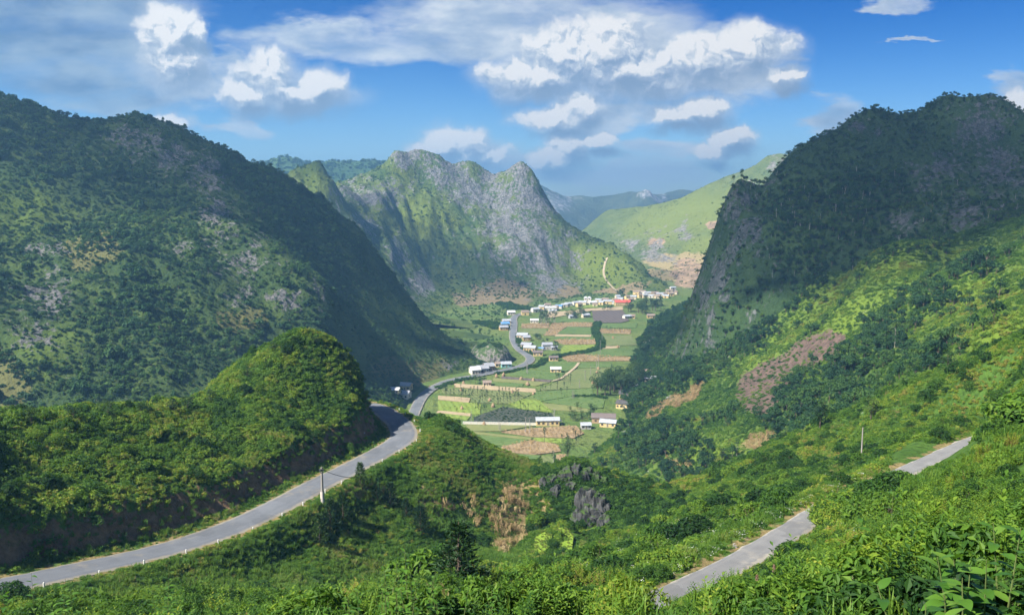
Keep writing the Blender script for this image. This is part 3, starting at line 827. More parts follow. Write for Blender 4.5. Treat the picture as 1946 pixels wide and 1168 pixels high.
FIELDS = [
 ('lime', [(300,715),(560,735),(560,800),(500,800),(300,775)], 'bright yellow-green field in sun beside the valley road'),
 ('tan', [(300,685),(500,700),(490,728),(300,708)], 'pale bare strip just above the bright yellow-green field'),
 ('tan', [(300,778),(500,795),(500,812),(290,790)], 'thin pale earth strip below the bright yellow-green field'),
 ('lime', [(300,793),(500,815),(480,835),(330,812)], 'small lime strip behind the shrubs left of the dark field'),
 ('mid', [(330,636),(900,668),(850,690),(500,682),(320,672)], 'green field dotted with thin trees near the valley road'),
 ('mid', [(505,685),(845,693),(760,735),(560,732),(500,725)], 'grassy field with thin trees right of the lime field'),
 ('tan', [(400,612),(900,643),(905,665),(640,650),(400,632)], 'long pale bare strip crossing behind the thin trees'),
 ('green', [(625,600),(830,612),(820,632),(625,625)], 'short dark green field strip above the long pale strip'),
 ('olive', [(640,575),(690,582),(990,604),(900,628),(832,612),(640,597)], 'olive stubble field with haystacks'),
 ('plough', [(690,568),(1000,590),(990,602),(690,580)], 'thin brown furrow strip above the olive stubble'),
 ('green', [(740,556),(820,525),(1080,545),(1060,588),(1000,589)], 'green field in front of the white-roofed hut'),
 ('lime', [(740,735),(830,705),(930,720),(1000,785),(820,770)], 'rounded lime-green field above the dark field'),
 ('dark', [(520,820),(700,755),(1000,795),(1020,815),(905,826),(900,858),(520,843)], 'large dark blue-grey field beside the long yellow building'),
 ('green', [(905,662),(1250,640),(1260,700),(1120,690),(940,720),(885,690)], 'green field with scattered small trees in the middle of the valley'),
 ('green', [(945,722),(1122,692),(1330,708),(1320,760),(1240,768),(1090,743)], 'green field left of the dark grove'),
 ('olive', [(945,735),(1090,746),(1240,771),(1230,787),(1000,772)], 'dry olive strip below the green field by the grove'),
 ('mid', [(1062,590),(1085,545),(1165,522),(1365,512),(1360,545),(1250,638),(905,656)], 'wide pale green meadow crossed by a footpath'),
 ('green', [(985,475),(1165,485),(1140,522),(1075,540),(900,525)], 'green field behind the white-roofed hut'),
 ('corn', [(1065,452),(1160,430),(1555,455),(1530,470),(1100,475)], 'long brown dry strip across the valley'),
 ('green', [(1170,485),(1370,490),(1365,510),(1160,520)], 'narrow green strip below the long brown strip'),
 ('lime', [(1060,400),(1080,375),(1275,371),(1280,395),(1180,425),(1060,442)], 'vivid green field inside the bend of the hedge'),
 ('corn', [(1010,344),(1100,336),(1265,341),(1275,369),(1075,371)], 'brown field strip above the vivid green field'),
 ('green', [(1030,322),(1240,326),(1265,339),(1010,342)], 'thin green strip between pale strip and brown field'),
 ('tan', [(1025,308),(1245,312),(1243,323),(1020,320)], 'thin pale strip left of the hedge'),
 ('green', [(1035,302),(1100,262),(1275,266),(1245,309)], 'broad green field below the brown strip near the far trees'),
 ('corn', [(1000,240),(1140,236),(1275,238),(1272,262),(1095,261),(1070,277),(985,277)], 'brown strip reaching to the hedge near the far trees'),
 ('corn', [(815,245),(985,240),(985,270),(815,270)], 'brown strip beside the far straight road'),
 ('mid', [(800,275),(975,277),(960,310),(800,305)], 'pale green field beside the far straight road'),
 ('corn', [(985,280),(1065,280),(1025,315),(950,315)], 'small slanting brown field in the middle of green ones'),
 ('green', [(1290,245),(1530,238),(1520,270),(1285,272)], 'green field below the dark ploughed land'),
 ('corn', [(1283,276),(1490,279),(1488,306),(1280,300)], 'brown field edged by small trees right of the hedge'),
 ('mid', [(1280,312),(1490,318),(1530,375),(1310,380)], 'pale green field right of the hedge'),
 ('tan', [(1310,383),(1420,381),(1418,398),(1310,396)], 'short pale strip right of the hedge'),
 ('green', [(1200,430),(1308,401),(1530,385),(1530,440),(1300,450)], 'green field outside the bend of the hedge'),
 ('plough', [(1250,165),(1440,160),(1480,225),(1430,236),(1260,238)], 'dark ploughed land in front of the red-roofed building'),
 ('green', [(1010,215),(1240,210),(1275,235),(1000,238)], 'green strip behind the brown strip near the far trees'),
 ('tan', [(980,172),(1100,165),(1230,150),(1440,138),(1440,158),(1250,163),(1010,205),(960,200)], 'pale sunny ground in front of the village'),
 ('lime', [(1190,128),(1290,120),(1290,142),(1200,148)], 'small sunny green plot in the village'),
 ('olive', [(470,866),(660,869),(900,872),(690,905),(500,905)], 'olive field just below the white wall'),
 ('corn', [(690,911),(910,886),(1150,871),(1200,920),(1140,948),(885,940)], 'dry corn field below the long yellow building'),
 ('olive', [(500,907),(690,927),(880,946),(870,960),(560,926)], 'pale footpath strip below the olive field'),
 ('green', [(560,930),(860,961),(730,1000),(620,985)], 'green field above the nearest corn'),
 ('lime', [(890,946),(1100,952),(1090,980),(900,975)], 'small bright green plot between two corn fields'),
 ('corn', [(690,1002),(870,963),(1030,985),(1060,1030),(900,1050),(700,1032)], 'broad dry corn field nearest the camera'),
 ('green', [(740,1045),(930,1055),(920,1083),(750,1075)], 'green strip at the near end of the valley'),
 ('lime', [(780,1086),(930,1090),(920,1104),(800,1105)], 'lime strip at the near end of the valley'),
 ('tan', [(835,1107),(925,1109),(920,1125),(840,1123)], 'small tan plot at the near end of the valley'),
 ('mid', [(940,1060),(1020,1065),(1010,1110),(940,1120)], 'grassy plot left of the ploughed rows'),
 ('corn', [(1030,1050),(1085,1048),(1080,1100),(1030,1105)], 'small plot of pale stalk rows by the dark tree'),
]
FIELD_W = []
def add_field(i, kind, zp, label):
    w0 = [np.array(G(*zoom4(*p)))[:2] for p in zp]
    n = len(w0); out = []
    for a in range(n):
        p, q = w0[a], w0[(a + 1) % n]
        k = max(1, int(np.linalg.norm(q - p) / 5))
        for j in range(k):
            s = p + (q - p) * j / k
            if j: s = s + 0.9 * np.array([gnoise(s[0] / 6 + i, s[1] / 6), gnoise(s[0] / 6, s[1] / 6 + 50 + i)])
            out.append(s)
    z = 0.12 + 0.004 * i
    V = [(x, y, z) for x, y in out] + [(x, y, z - 0.5) for x, y in out]
    m = len(out)
    F = [tuple(range(m))] + [(j, j + m, (j + 1) % m + m, (j + 1) % m) for j in range(m)]
    ob = plain_mesh('field', V, F, FM[kind])
    a = np.array(out)
    if ((a[:, 0] * np.roll(a[:, 1], -1) - np.roll(a[:, 0], -1) * a[:, 1]).sum()) < 0:
        ob.data.flip_normals()
    ob["kind"] = "structure"; ob["label"] = label; ob["category"] = "field"
    FIELD_W.append((kind, [tuple(s) for s in w0]))
for i, (kd, zp, lb) in enumerate(FIELDS):
    add_field(i, kd, zp, lb)

# ------------------------------------------------------------------ plants: materials
def leaf_mat(name, stops, source='INSTANCER', trans=0.30, var=0.35, rough=0.6):
    m, t, out = mat(name)
    if source == 'INSTANCER':
        f = attr(t, 'tint', 'INSTANCER')
    else:
        f = t.new('ShaderNodeObjectInfo').outputs['Random']
    isl = t.new('ShaderNodeNewGeometry').outputs['Random Per Island']
    f = t.math('ADD', f, t.math('MULTIPLY', t.math('SUBTRACT', isl, 0.5), var))
    c = t.ramp(f, stops)
    b = t.new('ShaderNodeBsdfPrincipled')
    t.put(b.inputs['Base Color'], c)
    b.inputs['Roughness'].default_value = rough
    b.inputs['Specular IOR Level'].default_value = 0.22
    tr = t.new('ShaderNodeBsdfTranslucent')
    t.put(tr.inputs[0], t.mix(1.0, c, (1.15, 1.25, 0.55, 1), 'MULTIPLY'))
    mx = t.new('ShaderNodeMixShader'); mx.inputs[0].default_value = trans
    t.put(mx.inputs[1], b.outputs[0]); t.put(mx.inputs[2], tr.outputs[0])
    t.put(out.inputs[0], mx.outputs[0])
    return m
def solid_mat(name, c, rough=0.85, spec=0.2, var=0.25, scale=2.0, metal=0.0):
    m, t, out = mat(name)
    n = t.noise(t.new('ShaderNodeTexCoord').outputs['Object'], scale, 4, 0.6)
    g = t.mix(n, rgba(tuple(x * (1 - var) for x in c)), rgba(tuple(min(x * (1 + var), 1) for x in c)))
    t.put(out.inputs[0], principled(t, g, rough, spec, None, metal))
    return m
NEARG = [(0.0, (0.012, 0.042, 0.010)), (0.3, (0.036, 0.096, 0.014)), (0.55, (0.084, 0.172, 0.018)), (0.8, (0.158, 0.245, 0.024)), (0.94, (0.25, 0.29, 0.034)), (1.0, (0.24, 0.18, 0.06))]
L_near = leaf_mat('shrub_leaf', NEARG, trans=0.38)
L_far = leaf_mat('forest_leaf', [(0.0, (0.012, 0.042, 0.020)), (0.35, (0.028, 0.078, 0.024)), (0.6, (0.058, 0.125, 0.026)), (0.85, (0.110, 0.170, 0.032)), (1.0, (0.15, 0.18, 0.05))], var=0.25)
L_grass = leaf_mat('grass_blade', [(0.0, (0.022, 0.075, 0.012)), (0.5, (0.068, 0.155, 0.018)), (0.85, (0.135, 0.215, 0.028)), (1.0, (0.24, 0.20, 0.09))])
L_corn = leaf_mat('dry_corn_leaf', [(0.0, (0.24, 0.16, 0.08)), (0.5, (0.42, 0.30, 0.15)), (1.0, (0.52, 0.40, 0.22))], trans=0.2)
L_pine = leaf_mat('pine_needle', [(0.0, (0.010, 0.034, 0.012)), (0.6, (0.022, 0.060, 0.016)), (1.0, (0.05, 0.10, 0.02))], 'OBJECT', trans=0.12)
L_tree = leaf_mat('tree_leaf', [(0.0, (0.012, 0.036, 0.014)), (0.5, (0.030, 0.070, 0.020)), (1.0, (0.070, 0.120, 0.026))], 'OBJECT', trans=0.2)
L_broad = leaf_mat('broad_leaf', [(0.0, (0.040, 0.110, 0.016)), (0.5, (0.075, 0.170, 0.022)), (1.0, (0.120, 0.220, 0.030))], 'OBJECT', trans=0.35, rough=0.4)
L_white = solid_mat('white_petal', (0.75, 0.75, 0.70))
B_bark = solid_mat('bark', (0.13, 0.10, 0.075), scale=6)
B_pale = solid_mat('pale_bark', (0.34, 0.31, 0.27), scale=6)

# ------------------------------------------------------------------ plants: shapes
rng = np.random.RandomState(11)
def unit(v):
    return v / (np.linalg.norm(v, axis=-1, keepdims=True) + 1e-9)
def leaves(n, lumps, size, up=0.35, asp=0.5, rs=rng, shell=(0.72, 1.06), zmin=-0.5):
    """n kite-shaped leaves on the skins of several lumps -> verts (n*4,3), faces"""
    lumps = np.array(lumps, float)
    wgt = (lumps[:, 3] ** 2); wgt /= wgt.sum()
    k = rs.choice(len(lumps), n, p=wgt)
    d = unit(rs.randn(n, 3)); d[:, 2] = np.where(d[:, 2] < zmin, -d[:, 2], d[:, 2])
    r = lumps[k, 3] * rs.uniform(shell[0], shell[1], n)
    sq = lumps[k, 4] if lumps.shape[1] > 4 else np.ones(n)
    c = lumps[k, :3] + d * r[:, None] * np.stack([np.ones(n), np.ones(n), sq], -1)
    nrm = unit(d + np.array([0, 0, up]) + rs.randn(n, 3) * 0.55)
    t = unit(np.cross(nrm, rs.randn(n, 3)))
    b = np.cross(nrm, t)
    s = (size * rs.uniform(0.6, 1.35, n))[:, None]
    V = np.stack([c - t * s * 0.55, c + b * s * asp * 0.5 + nrm * s * 0.06, c + t * s * 0.6 - nrm * s * 0.12, c - b * s * asp * 0.5 + nrm * s * 0.06], 1)
    F = np.arange(n * 4).reshape(n, 4)
    return V.reshape(-1, 3), F
def tube(p0, p1, r0, r1, k=5):
    p0, p1 = np.array(p0, float), np.array(p1, float)
    a = unit(p1 - p0); s = unit(np.cross(a, [0.3, 1, 0.2])); q = np.cross(a, s)
    an = np.arange(k) * 2 * np.pi / k
    ring = np.cos(an)[:, None] * s + np.sin(an)[:, None] * q
    V = np.r_[p0 + ring * r0, p1 + ring * r1]
    F = [(i, (i + 1) % k, (i + 1) % k + k, i + k) for i in range(k)]
    return V, F
def join(parts):
    """[(V, F, material index)] -> V, F, mats"""
    V = []; F = []; M = []; o = 0
    for v, f, m in parts:
        V.append(np.asarray(v)); F += [tuple(int(x) + o for x in q) for q in f]; M += [m] * len(f); o += len(v)
    return np.concatenate(V), F, M
def asset_mesh(name, parts, mats):
    V, F, M = join(parts)
    me = bpy.data.meshes.new(name)
    me.from_pydata(V.tolist(), [], F)
    for m in mats: me.materials.append(m)
    me.polygons.foreach_set('material_index', np.array(M, np.int32))
    return me
def lumpset(n, rad, h, r, rs=rng, squash=0.85):
    out = []
    for _ in range(n):
        a = rs.uniform(0, 2 * np.pi); q = rad * math.sqrt(rs.uniform(0, 1))
        out.append((q * math.cos(a), q * math.sin(a), h * rs.uniform(0.35, 1.0) * (1 - 0.45 * (q / max(rad, 1e-6)) ** 2), r * rs.uniform(0.65, 1.2), squash))
    return out

KITS = {}
def kit(name, meshes):
    c = bpy.data.collections.new(name)
    for i, me in enumerate(meshes):
        o = bpy.data.objects.new(f"{name}_{i:02d}", me)
        c.objects.link(o)
    KITS[name] = (c, len(meshes))

kit('bush', [asset_mesh('bush', [(*leaves(210, lumpset(7, 0.62, 0.62, 0.40), 0.25), 0)], [L_near]) for _ in range(5)])
kit('bush_fine', [asset_mesh('bush_fine', [(*leaves(1100, lumpset(11, 0.68, 0.66, 0.34), 0.105 + 0.03 * (i % 3), asp=0.42 + 0.1 * (i % 2)), 0)]
     + [(*tube((0, 0, -0.2), (0.2 * math.cos(k), 0.2 * math.sin(k), 0.6), 0.02, 0.008, 4), 1) for k in range(5)], [L_near, B_bark]) for i in range(6)])
def shoots(n, rs=rng):
    """upright leafy shoots"""
    parts = []
    for _ in range(n):
        a = rs.uniform(0, 6.28); q = 0.45 * math.sqrt(rs.rand()); h = rs.uniform(0.6, 1.15)
        b = np.array([q * math.cos(a), q * math.sin(a), 0]); tip = b + np.array([0.25 * math.cos(a) * rs.rand(), 0.25 * math.sin(a) * rs.rand(), h])
        m = 26
        V = []; F = []
        for i in range(m):
            f = 0.2 + 0.8 * i / m; c = b + (tip - b) * f
            an = i * 2.4; s = 0.19 * (1.15 - 0.6 * f) * rs.uniform(0.8, 1.2)
            d = np.array([math.cos(an), math.sin(an), 0.35 + 0.5 * f]); d /= np.linalg.norm(d)
            sd = np.cross(d, [0, 0, 1]); sd /= np.linalg.norm(sd)
            n0 = len(V)
            V += [c, c + d * s * 0.5 + sd * s * 0.22, c + d * s - np.array([0, 0, 0.2 * s]), c + d * s * 0.5 - sd * s * 0.22]
            F.append((n0, n0 + 1, n0 + 2, n0 + 3))
        parts.append((np.array(V), F, 0))
        parts.append((*tube(b, b + (tip - b) * 0.9, 0.008, 0.003, 3), 0))
    return parts
kit('shoots', [asset_mesh('shoots', shoots(16), [L_near, B_bark]) for _ in range(3)])
def blades(n, h, w, spread, bend, rs=rng):
    V = []; F = []
    for _ in range(n):
        a = rs.uniform(0, 6.28); q = spread * math.sqrt(rs.rand()); an = rs.uniform(0, 6.28)
        b = np.array([q * math.cos(a), q * math.sin(a), 0]); hh = h * rs.uniform(0.5, 1.1)
        o = np.array([math.cos(an), math.sin(an), 0]) * bend * hh * rs.uniform(0.3, 1.2)
        s = np.array([-math.sin(an), math.cos(an), 0]) * w
        n0 = len(V)
        mid = b + o * 0.35 + np.array([0, 0, hh * 0.65]); tip = b + o + np.array([0, 0, hh * rs.uniform(0.75, 1.0)])
        V += [b - s, b + s, mid + s * 0.8, mid - s * 0.8, tip]
        F += [(n0, n0 + 1, n0 + 2, n0 + 3), (n0 + 3, n0 + 2, n0 + 4)]
    return np.array(V), F
kit('grass', [asset_mesh('grass', [(*blades(70, 0.75, 0.022, 0.5, 0.55), 0)], [L_grass]) for _ in range(4)])
kit('flower', [asset_mesh('flower', [(*leaves(260, lumpset(8, 0.7, 0.40, 0.28), 0.15), 0), (*leaves(26, lumpset(8, 0.75, 0.46, 0.32), 0.085, up=1.5, asp=1.0, shell=(1.0, 1.15)), 1)], [L_near, L_white]) for _ in range(3)])
def small_tree(rs=rng, crown=7, n=240, trunk=0.42, size=0.115, cr=0.30):
    l = [(x, y, z * 0.62 + trunk, r, 0.9) for (x, y, z, r, _) in lumpset(crown, cr, 0.75, 0.17, rs)]
    parts = [(*leaves(n, l, size, rs=rs), 0), (*tube((0, 0, -0.06), (0, 0, trunk + 0.2), 0.022, 0.012, 5), 1)]
    for q in l[:4]:
        parts.append((*tube((0, 0, trunk * 0.75), q[:3], 0.011, 0.005, 3), 1))
    return parts
kit('tree', [asset_mesh('tree', small_tree(trunk=0.22 + 0.06 * i), [L_far, B_bark]) for i in range(5)])
kit('lumptree', [asset_mesh('lumptree', [(*leaves(120, lumpset(5, 0.42, 0.62, 0.34), 0.27), 0)], [L_far]) for _ in range(5)])
kit('talltree', [asset_mesh('talltree', small_tree(crown=5, n=150, trunk=0.5, cr=0.16, size=0.10), [L_far, B_pale]) for _ in range(3)])
def corn(rs=rng):
    parts = []
    for _ in range(7):
        a = rs.uniform(0, 6.28); q = 0.5 * math.sqrt(rs.rand()); b = np.array([q * math.cos(a), q * math.sin(a), 0])
        tip = b + np.array([rs.uniform(-.25, .25), rs.uniform(-.25, .25), rs.uniform(0.75, 1.05)])
        parts.append((*tube(b, tip, 0.013, 0.006, 3), 0))
        V = []; F = []
        for i in range(6):
            f = 0.25 + 0.12 * i; c = b + (tip - b) * f; an = i * 3.1 + rs.uniform(-.5, .5); d = np.array([math.cos(an), math.sin(an), 0]); s = np.array([-math.sin(an), math.cos(an), 0]) * 0.025
            n0 = len(V); L = rs.uniform(0.2, 0.35)
            V += [c, c + d * L * .5 + s + [0, 0, .05], c + d * L - np.array([0, 0, L * rs.uniform(.4, 1.1)]), c + d * L * .5 - s + [0, 0, .05]]
            F.append((n0, n0 + 1, n0 + 2, n0 + 3))
        parts.append((np.array(V), F, 0))
    return parts
kit('corn', [asset_mesh('corn', corn(), [L_corn]) for _ in range(3)])

# ------------------------------------------------------------------ scattering
GN = {}
def gn_for(kitname):
    if kitname in GN: return GN[kitname]
    g = bpy.data.node_groups.new('scatter_' + kitname, 'GeometryNodeTree')
    g.interface.new_socket("Geometry", in_out='INPUT', socket_type='NodeSocketGeometry')
    g.interface.new_socket("Geometry", in_out='OUTPUT', socket_type='NodeSocketGeometry')
    n = g.nodes; l = g.links
    gi = n.new('NodeGroupInput'); go = n.new('NodeGroupOutput')
    ip = n.new('GeometryNodeInstanceOnPoints')
    ci = n.new('GeometryNodeCollectionInfo')
    ci.inputs['Collection'].default_value = KITS[kitname][0]
    ci.inputs['Separate Children'].default_value = True
    ci.inputs['Reset Children'].default_value = True
    def na(name, typ):
        x = n.new('GeometryNodeInputNamedAttribute'); x.data_type = typ
        x.inputs[0].default_value = name
        return x.outputs[0]
    e = n.new('FunctionNodeEulerToRotation')
    l.new(na('rot', 'FLOAT_VECTOR'), e.inputs[0])
    l.new(gi.outputs[0], ip.inputs['Points'])
    l.new(ci.outputs[0], ip.inputs['Instance'])
    ip.inputs['Pick Instance'].default_value = True
    l.new(na('idx', 'INT'), ip.inputs['Instance Index'])
    l.new(e.outputs[0], ip.inputs['Rotation'])
    l.new(na('scl', 'FLOAT_VECTOR'), ip.inputs['Scale'])
    l.new(ip.outputs[0], go.inputs[0])
    GN[kitname] = g
    return g
N_INST = [0]
def plant(name, kitname, x, y, z, size, tint, label, cat, tilt=0.12, tall=(0.8, 1.2)):
    n = len(x)
    if n == 0: return
    N_INST[0] += n
    rs = np.random.RandomState(n % 9973)
    me = bpy.data.meshes.new(name)
    me.vertices.add(n)
    me.vertices.foreach_set('co', np.stack([x, y, z], -1).ravel().astype(np.float32))
    def put(nm, typ, key, arr):
        a = me.attributes.new(nm, typ, 'POINT'); a.data.foreach_set(key, arr)
    put('idx', 'INT', 'value', rs.randint(0, KITS[kitname][1], n).astype(np.int32))
    rot = np.stack([rs.uniform(-tilt, tilt, n), rs.uniform(-tilt, tilt, n), rs.uniform(0, 6.28, n)], -1)
    put('rot', 'FLOAT_VECTOR', 'vector', rot.ravel().astype(np.float32))
    scl = size[:, None] * np.stack([np.ones(n), np.ones(n), rs.uniform(tall[0], tall[1], n)], -1)
    put('scl', 'FLOAT_VECTOR', 'vector', scl.ravel().astype(np.float32))
    put('tint', 'FLOAT', 'value', np.clip(tint, 0.02, 0.98).astype(np.float32))
    ob = bpy.data.objects.new(name, me)
    col.objects.link(ob)
    md = ob.modifiers.new('scatter', 'NODES'); md.node_group = gn_for(kitname)
    ob["kind"] = "stuff"; ob["label"] = label; ob["category"] = cat
    return ob

def sow(L, density, seed, top=2.0, ymin=None, ymax=None, slack=0.004):
    """random seen places on a land form: x, y, z, u, v"""
    rs = np.random.RandomState(seed)
    x1 = L.x0 + (L.nx - 1) * L.step; y1 = L.y0 + (L.ny - 1) * L.step
    ya = L.y0 if ymin is None else ymin; yb = y1 if ymax is None else min(ymax, y1)
    n = int((x1 - L.x0) * (yb - ya) * density)
    x = rs.uniform(L.x0, x1, n); y = rs.uniform(ya, yb, n)
    m = np.abs(x) < y * 0.62 + 8
    x, y = x[m], y[m]
    z = L.sample(x, y)
    oth = top_height(x, y, skip=(L.key,))
    m = (z > oth - 0.3) & seen(x, y, z + top, slack)
    x, y, z = x[m], y[m], z[m]
    u, v = project(x, y, z)
    return x, y, z, u, v, np.random.RandomState(seed + 1)
def spread(v, m): return [a[m] for a in v]

# -- near ground
KNOLL = [(-200,770),(200,740),(400,735),(540,590),(640,600),(740,730),(745,800),(600,890),(420,985),(250,1040),(-200,1135)]
CORN_NEAR = [[(868,960),(900,945),(925,1010),(955,1055),(1000,1025),(1000,960),(985,950),(1000,925),(955,925),(945,955),(925,975)], [(840,950),(880,955),(920,1000),(905,1005),(860,985)]]
_TERR_OLD = [[(1012,1040),(1018,1018),(1035,1012),(1049,1018),(1046,1036),(1030,1050),(1013,1052)], [(1062,1050),(1068,1010),(1058,1000),(1075,1000),(1090,1018),(1086,1050)], [(1098,1046),(1104,1026),(1114,1030),(1112,1046)]]
def clear_track(x, y, ztop):
    """plants that would hide the far end of the narrow track"""
    ut, vt = project(x, y, ztop)
    line = np.interp(ut, [1690, 1860], [920, 850])
    hide = (ut > 1690) & (ut < 1862) & (vt < line) & (vt > line - 100) & (y < 128)
    line2 = np.interp(ut, [1215, 1400], [1168, 1085])
    hide |= (ut > 1215) & (ut < 1400) & (vt < line2) & (vt > line2 - 110) & (y < 64)
    return ~hide
def near_common(x, y, u, v):
    d = road_dist(x, y, ('pass', 'side'))[0]
    ok = np.ones(len(x), bool)
    for pl in TERRACE: ok &= ~inpoly(u, v, pl)
    return d, ok
# shrubs on knoll and bank
x, y, z, u, v, rs = sow(near, 2.0, 21, ymin=60)
d, ok = near_common(x, y, u, v)
kn = inpoly(u, v, KNOLL)
size = rs.uniform(0.55, 1.15, len(x)) * (1 + 0.5 * fbm(x, y, 9, 2, 0.5, 4))
bankm = kn & (rs.rand(len(x)) < 0.95 * (1 - sstep(4.0, 8.5, d)))
m = ok & kn & (d > 0.8 + size * 0.6) & ~bankm
tint = 0.68 + 0.50 * fbm(x, y, 22, 3, 0.6, 1) + 0.45 * fbm(x, y, 5, 2, 0.6, 6) + rs.uniform(-.16, .16, len(x))
X = spread((x, y, z, size, np.minimum(tint, 0.86)), m)
plant('undergrowth', 'bush', X[0], X[1], X[2] - 0.25, X[3] * 1.18, X[4], 'dense yellow-green shrubs covering the knoll above the pass road', 'shrubs')
# low shrubs and grass on the slopes below
size = np.where(clear_track(x, y, z + size * 0.9), size, size * 0.38)
m = ok & ~kn & (d > 0.5 + size * 0.55) & clear_track(x, y, z + size * 0.5 - 0.25)
corn_in = np.zeros(len(x), bool)
for pl in CORN_NEAR: corn_in |= inpoly(u, v, pl)
grassy = 0.5 + 0.9 * fbm(x, y, 26, 3, 0.5, 9)
left = (u < 1010) & (y > 70)
isb = rs.rand(len(x)) < np.where(left, np.clip(0.40 - 0.6 * (grassy - 0.5), 0.10, 0.75), 0.85)
mm = m & isb & ~corn_in & (y > 62)
tint = np.where(left, 0.76, 0.62) + 0.5 * fbm(x, y, 18, 3, 0.6, 2) + 0.34 * fbm(x, y, 4, 2, 0.6, 7) + rs.uniform(-.15, .15, len(x))
tint = tint + 0.10 * np.exp(-((u - 860) / 110) ** 2 - ((v - 870) / 70) ** 2)
X = spread((x, y, z, size * np.where(left, 0.78, 0.95), tint), mm)
plant('undergrowth', 'bush', X[0], X[1], X[2] - 0.15, X[3], X[4], 'green shrubs and ferns on the slopes around the gully', 'shrubs', tall=(0.6, 1.1))
# flowering low growth between the track and the gully
fl = m & ~left & (y < 150) & (u > 1080) & (u < 1640) & (v > 900)
fl &= rs.rand(len(x)) < 0.75
X = spread((x, y, z, size * 0.75, 0.5 + 0.3 * fbm(x, y, 6, 2, 0.5, 3)), fl)
plant('flowering_undergrowth', 'flower', X[0], X[1], X[2] - 0.05, X[3], X[4], 'low plants dotted with white flowers beside the narrow track', 'flowers')
x, y, z, u, v, rs = sow(near, 2.2, 23, ymin=60)
d, ok = near_common(x, y, u, v)
kn = inpoly(u, v, KNOLL)
corn_in = np.zeros(len(x), bool)
for pl in CORN_NEAR: corn_in |= inpoly(u, v, pl)
ct_ = clear_track(x, y, z + 0.7)
m = ok & (d > 0.25) & (ct_ | clear_track(x, y, z + 0.1)) & (~ct_ | (~kn & (u < 1010)) | (d < 2.6) | (rs.rand(len(x)) < 0.25)) & ~(corn_in & (rs.rand(len(x)) < 0.6))
tint = 0.60 + 0.45 * fbm(x, y, 16, 3, 0.6, 12) + rs.uniform(-.12, .12, len(x)) + 0.35 * (d < 2.0) * kn
X = spread((x, y, z, rs.uniform(0.7, 1.3, len(x)) * np.where(d < 1.6, 0.5, 1.0) * np.where(ct_, 1.0, 0.45), tint), m)
plant('grass', 'grass', X[0], X[1], X[2], X[3], X[4], 'long green grass between the shrubs below the pass road', 'grass', tall=(0.6, 1.1))
# dry corn on the slope
x, y, z, u, v, rs = sow(near, 1.3, 25, ymin=150, ymax=230)
ci = np.zeros(len(x), bool)
for pl in CORN_NEAR: ci |= inpoly(u, v, pl)
ci &= rs.rand(len(x)) < 0.24
X = spread((x, y, z), ci)
plant('dry_corn', 'corn', *X, rs.uniform(1.5, 2.4, len(X[0])), rs.uniform(0.1, 0.9, len(X[0])), 'dry brown corn stalks on the slope above the little terraces', 'corn', tall=(0.8, 1.1))
# near shrubs with fine leaves
x, y, z, u, v, rs = sow(near, 2.0, 27, ymin=5, ymax=66, top=1.2, slack=0.03)
d, ok = near_common(x, y, u, v)
size = rs.uniform(0.5, 1.15, len(x)) * np.where(y < 25, 0.8, 1.0)
m = ok & (d > 0.35 + size * 0.5) & (np.hypot(x, y) > 7.0) & clear_track(x, y, z + size * 1.1)
# keep what would rise into the picture low
zt = z + size * 1.1
ut, vt = project(x, y, zt)
m &= (vt > np.interp(u, [0, 600, 850, 1000, 1500, 1946], [1080, 1085, 1060, 1010, 900, 640]))
tint = 0.46 + 0.42 * fbm(x, y, 9, 3, 0.6, 2) + 0.34 * fbm(x, y, 2.2, 2, 0.6, 7) + rs.uniform(-.18, .18, len(x))
pick = rs.rand(len(x))
X = spread((x, y, z, size, tint), m & (pick < 0.78))
plant('undergrowth', 'bush_fine', X[0], X[1], X[2] - 0.1, X[3], X[4], 'leafy mixed shrubs in the foreground', 'shrubs', tall=(0.7, 1.3))
X = spread((x, y, z, size, tint), m & (pick > 0.78))
plant('undergrowth', 'shoots', X[0], X[1], X[2] - 0.1, X[3] * 1.15, X[4] + 0.12, 'upright leafy shoots among the foreground shrubs', 'shrubs')
x, y, z, u, v, rs = sow(near, 2.5, 29, ymin=5, ymax=60, top=0.8, slack=0.03)
d, ok = near_common(x, y, u, v)
m = ok & (d > 0.15) & clear_track(x, y, z + 0.6) & ((d < 2.5) | (rs.rand(len(x)) < 0.3)) & (np.hypot(x, y) > 7)
X = spread((x, y, z, rs.uniform(0.4, 0.9, len(x))), m)
plant('grass', 'grass', *X, 0.5 + 0.4 * fbm(X[0], X[1], 5, 2) + rs.uniform(-.1, .3, len(X[0])), 'long grass among the foreground shrubs', 'grass')

# bigger shrubs standing out of the carpet
x, y, z, u, v, rs = sow(near, 0.10, 33, ymin=58, top=2.5)
d, ok = near_common(x, y, u, v)
size = rs.uniform(1.3, 2.7, len(x)) * (0.75 + 0.6 * np.clip(fbm(x, y, 20, 2, 0.5, 8) + 0.4, 0, 1))
m = ok & (d > 0.6 + size * 0.75) & clear_track(x, y, z + size) & (fbm(x, y, 16, 2, 0.5, 15) > np.where((u < 1010) & (y > 70), 0.22, -0.12)) & ~inpoly(u, v, KNOLL)
tint = 0.36 + 0.5 * fbm(x, y, 7, 2, 0.6, 21) + rs.uniform(-.28, .28, len(x))
X = spread((x, y, z, size, tint), m)
plant('shrubbery', 'bush_fine', X[0], X[1], X[2] - 0.2, X[3], X[4], 'taller rounded shrubs scattered over the near slopes', 'shrubs', tall=(0.7, 1.25))
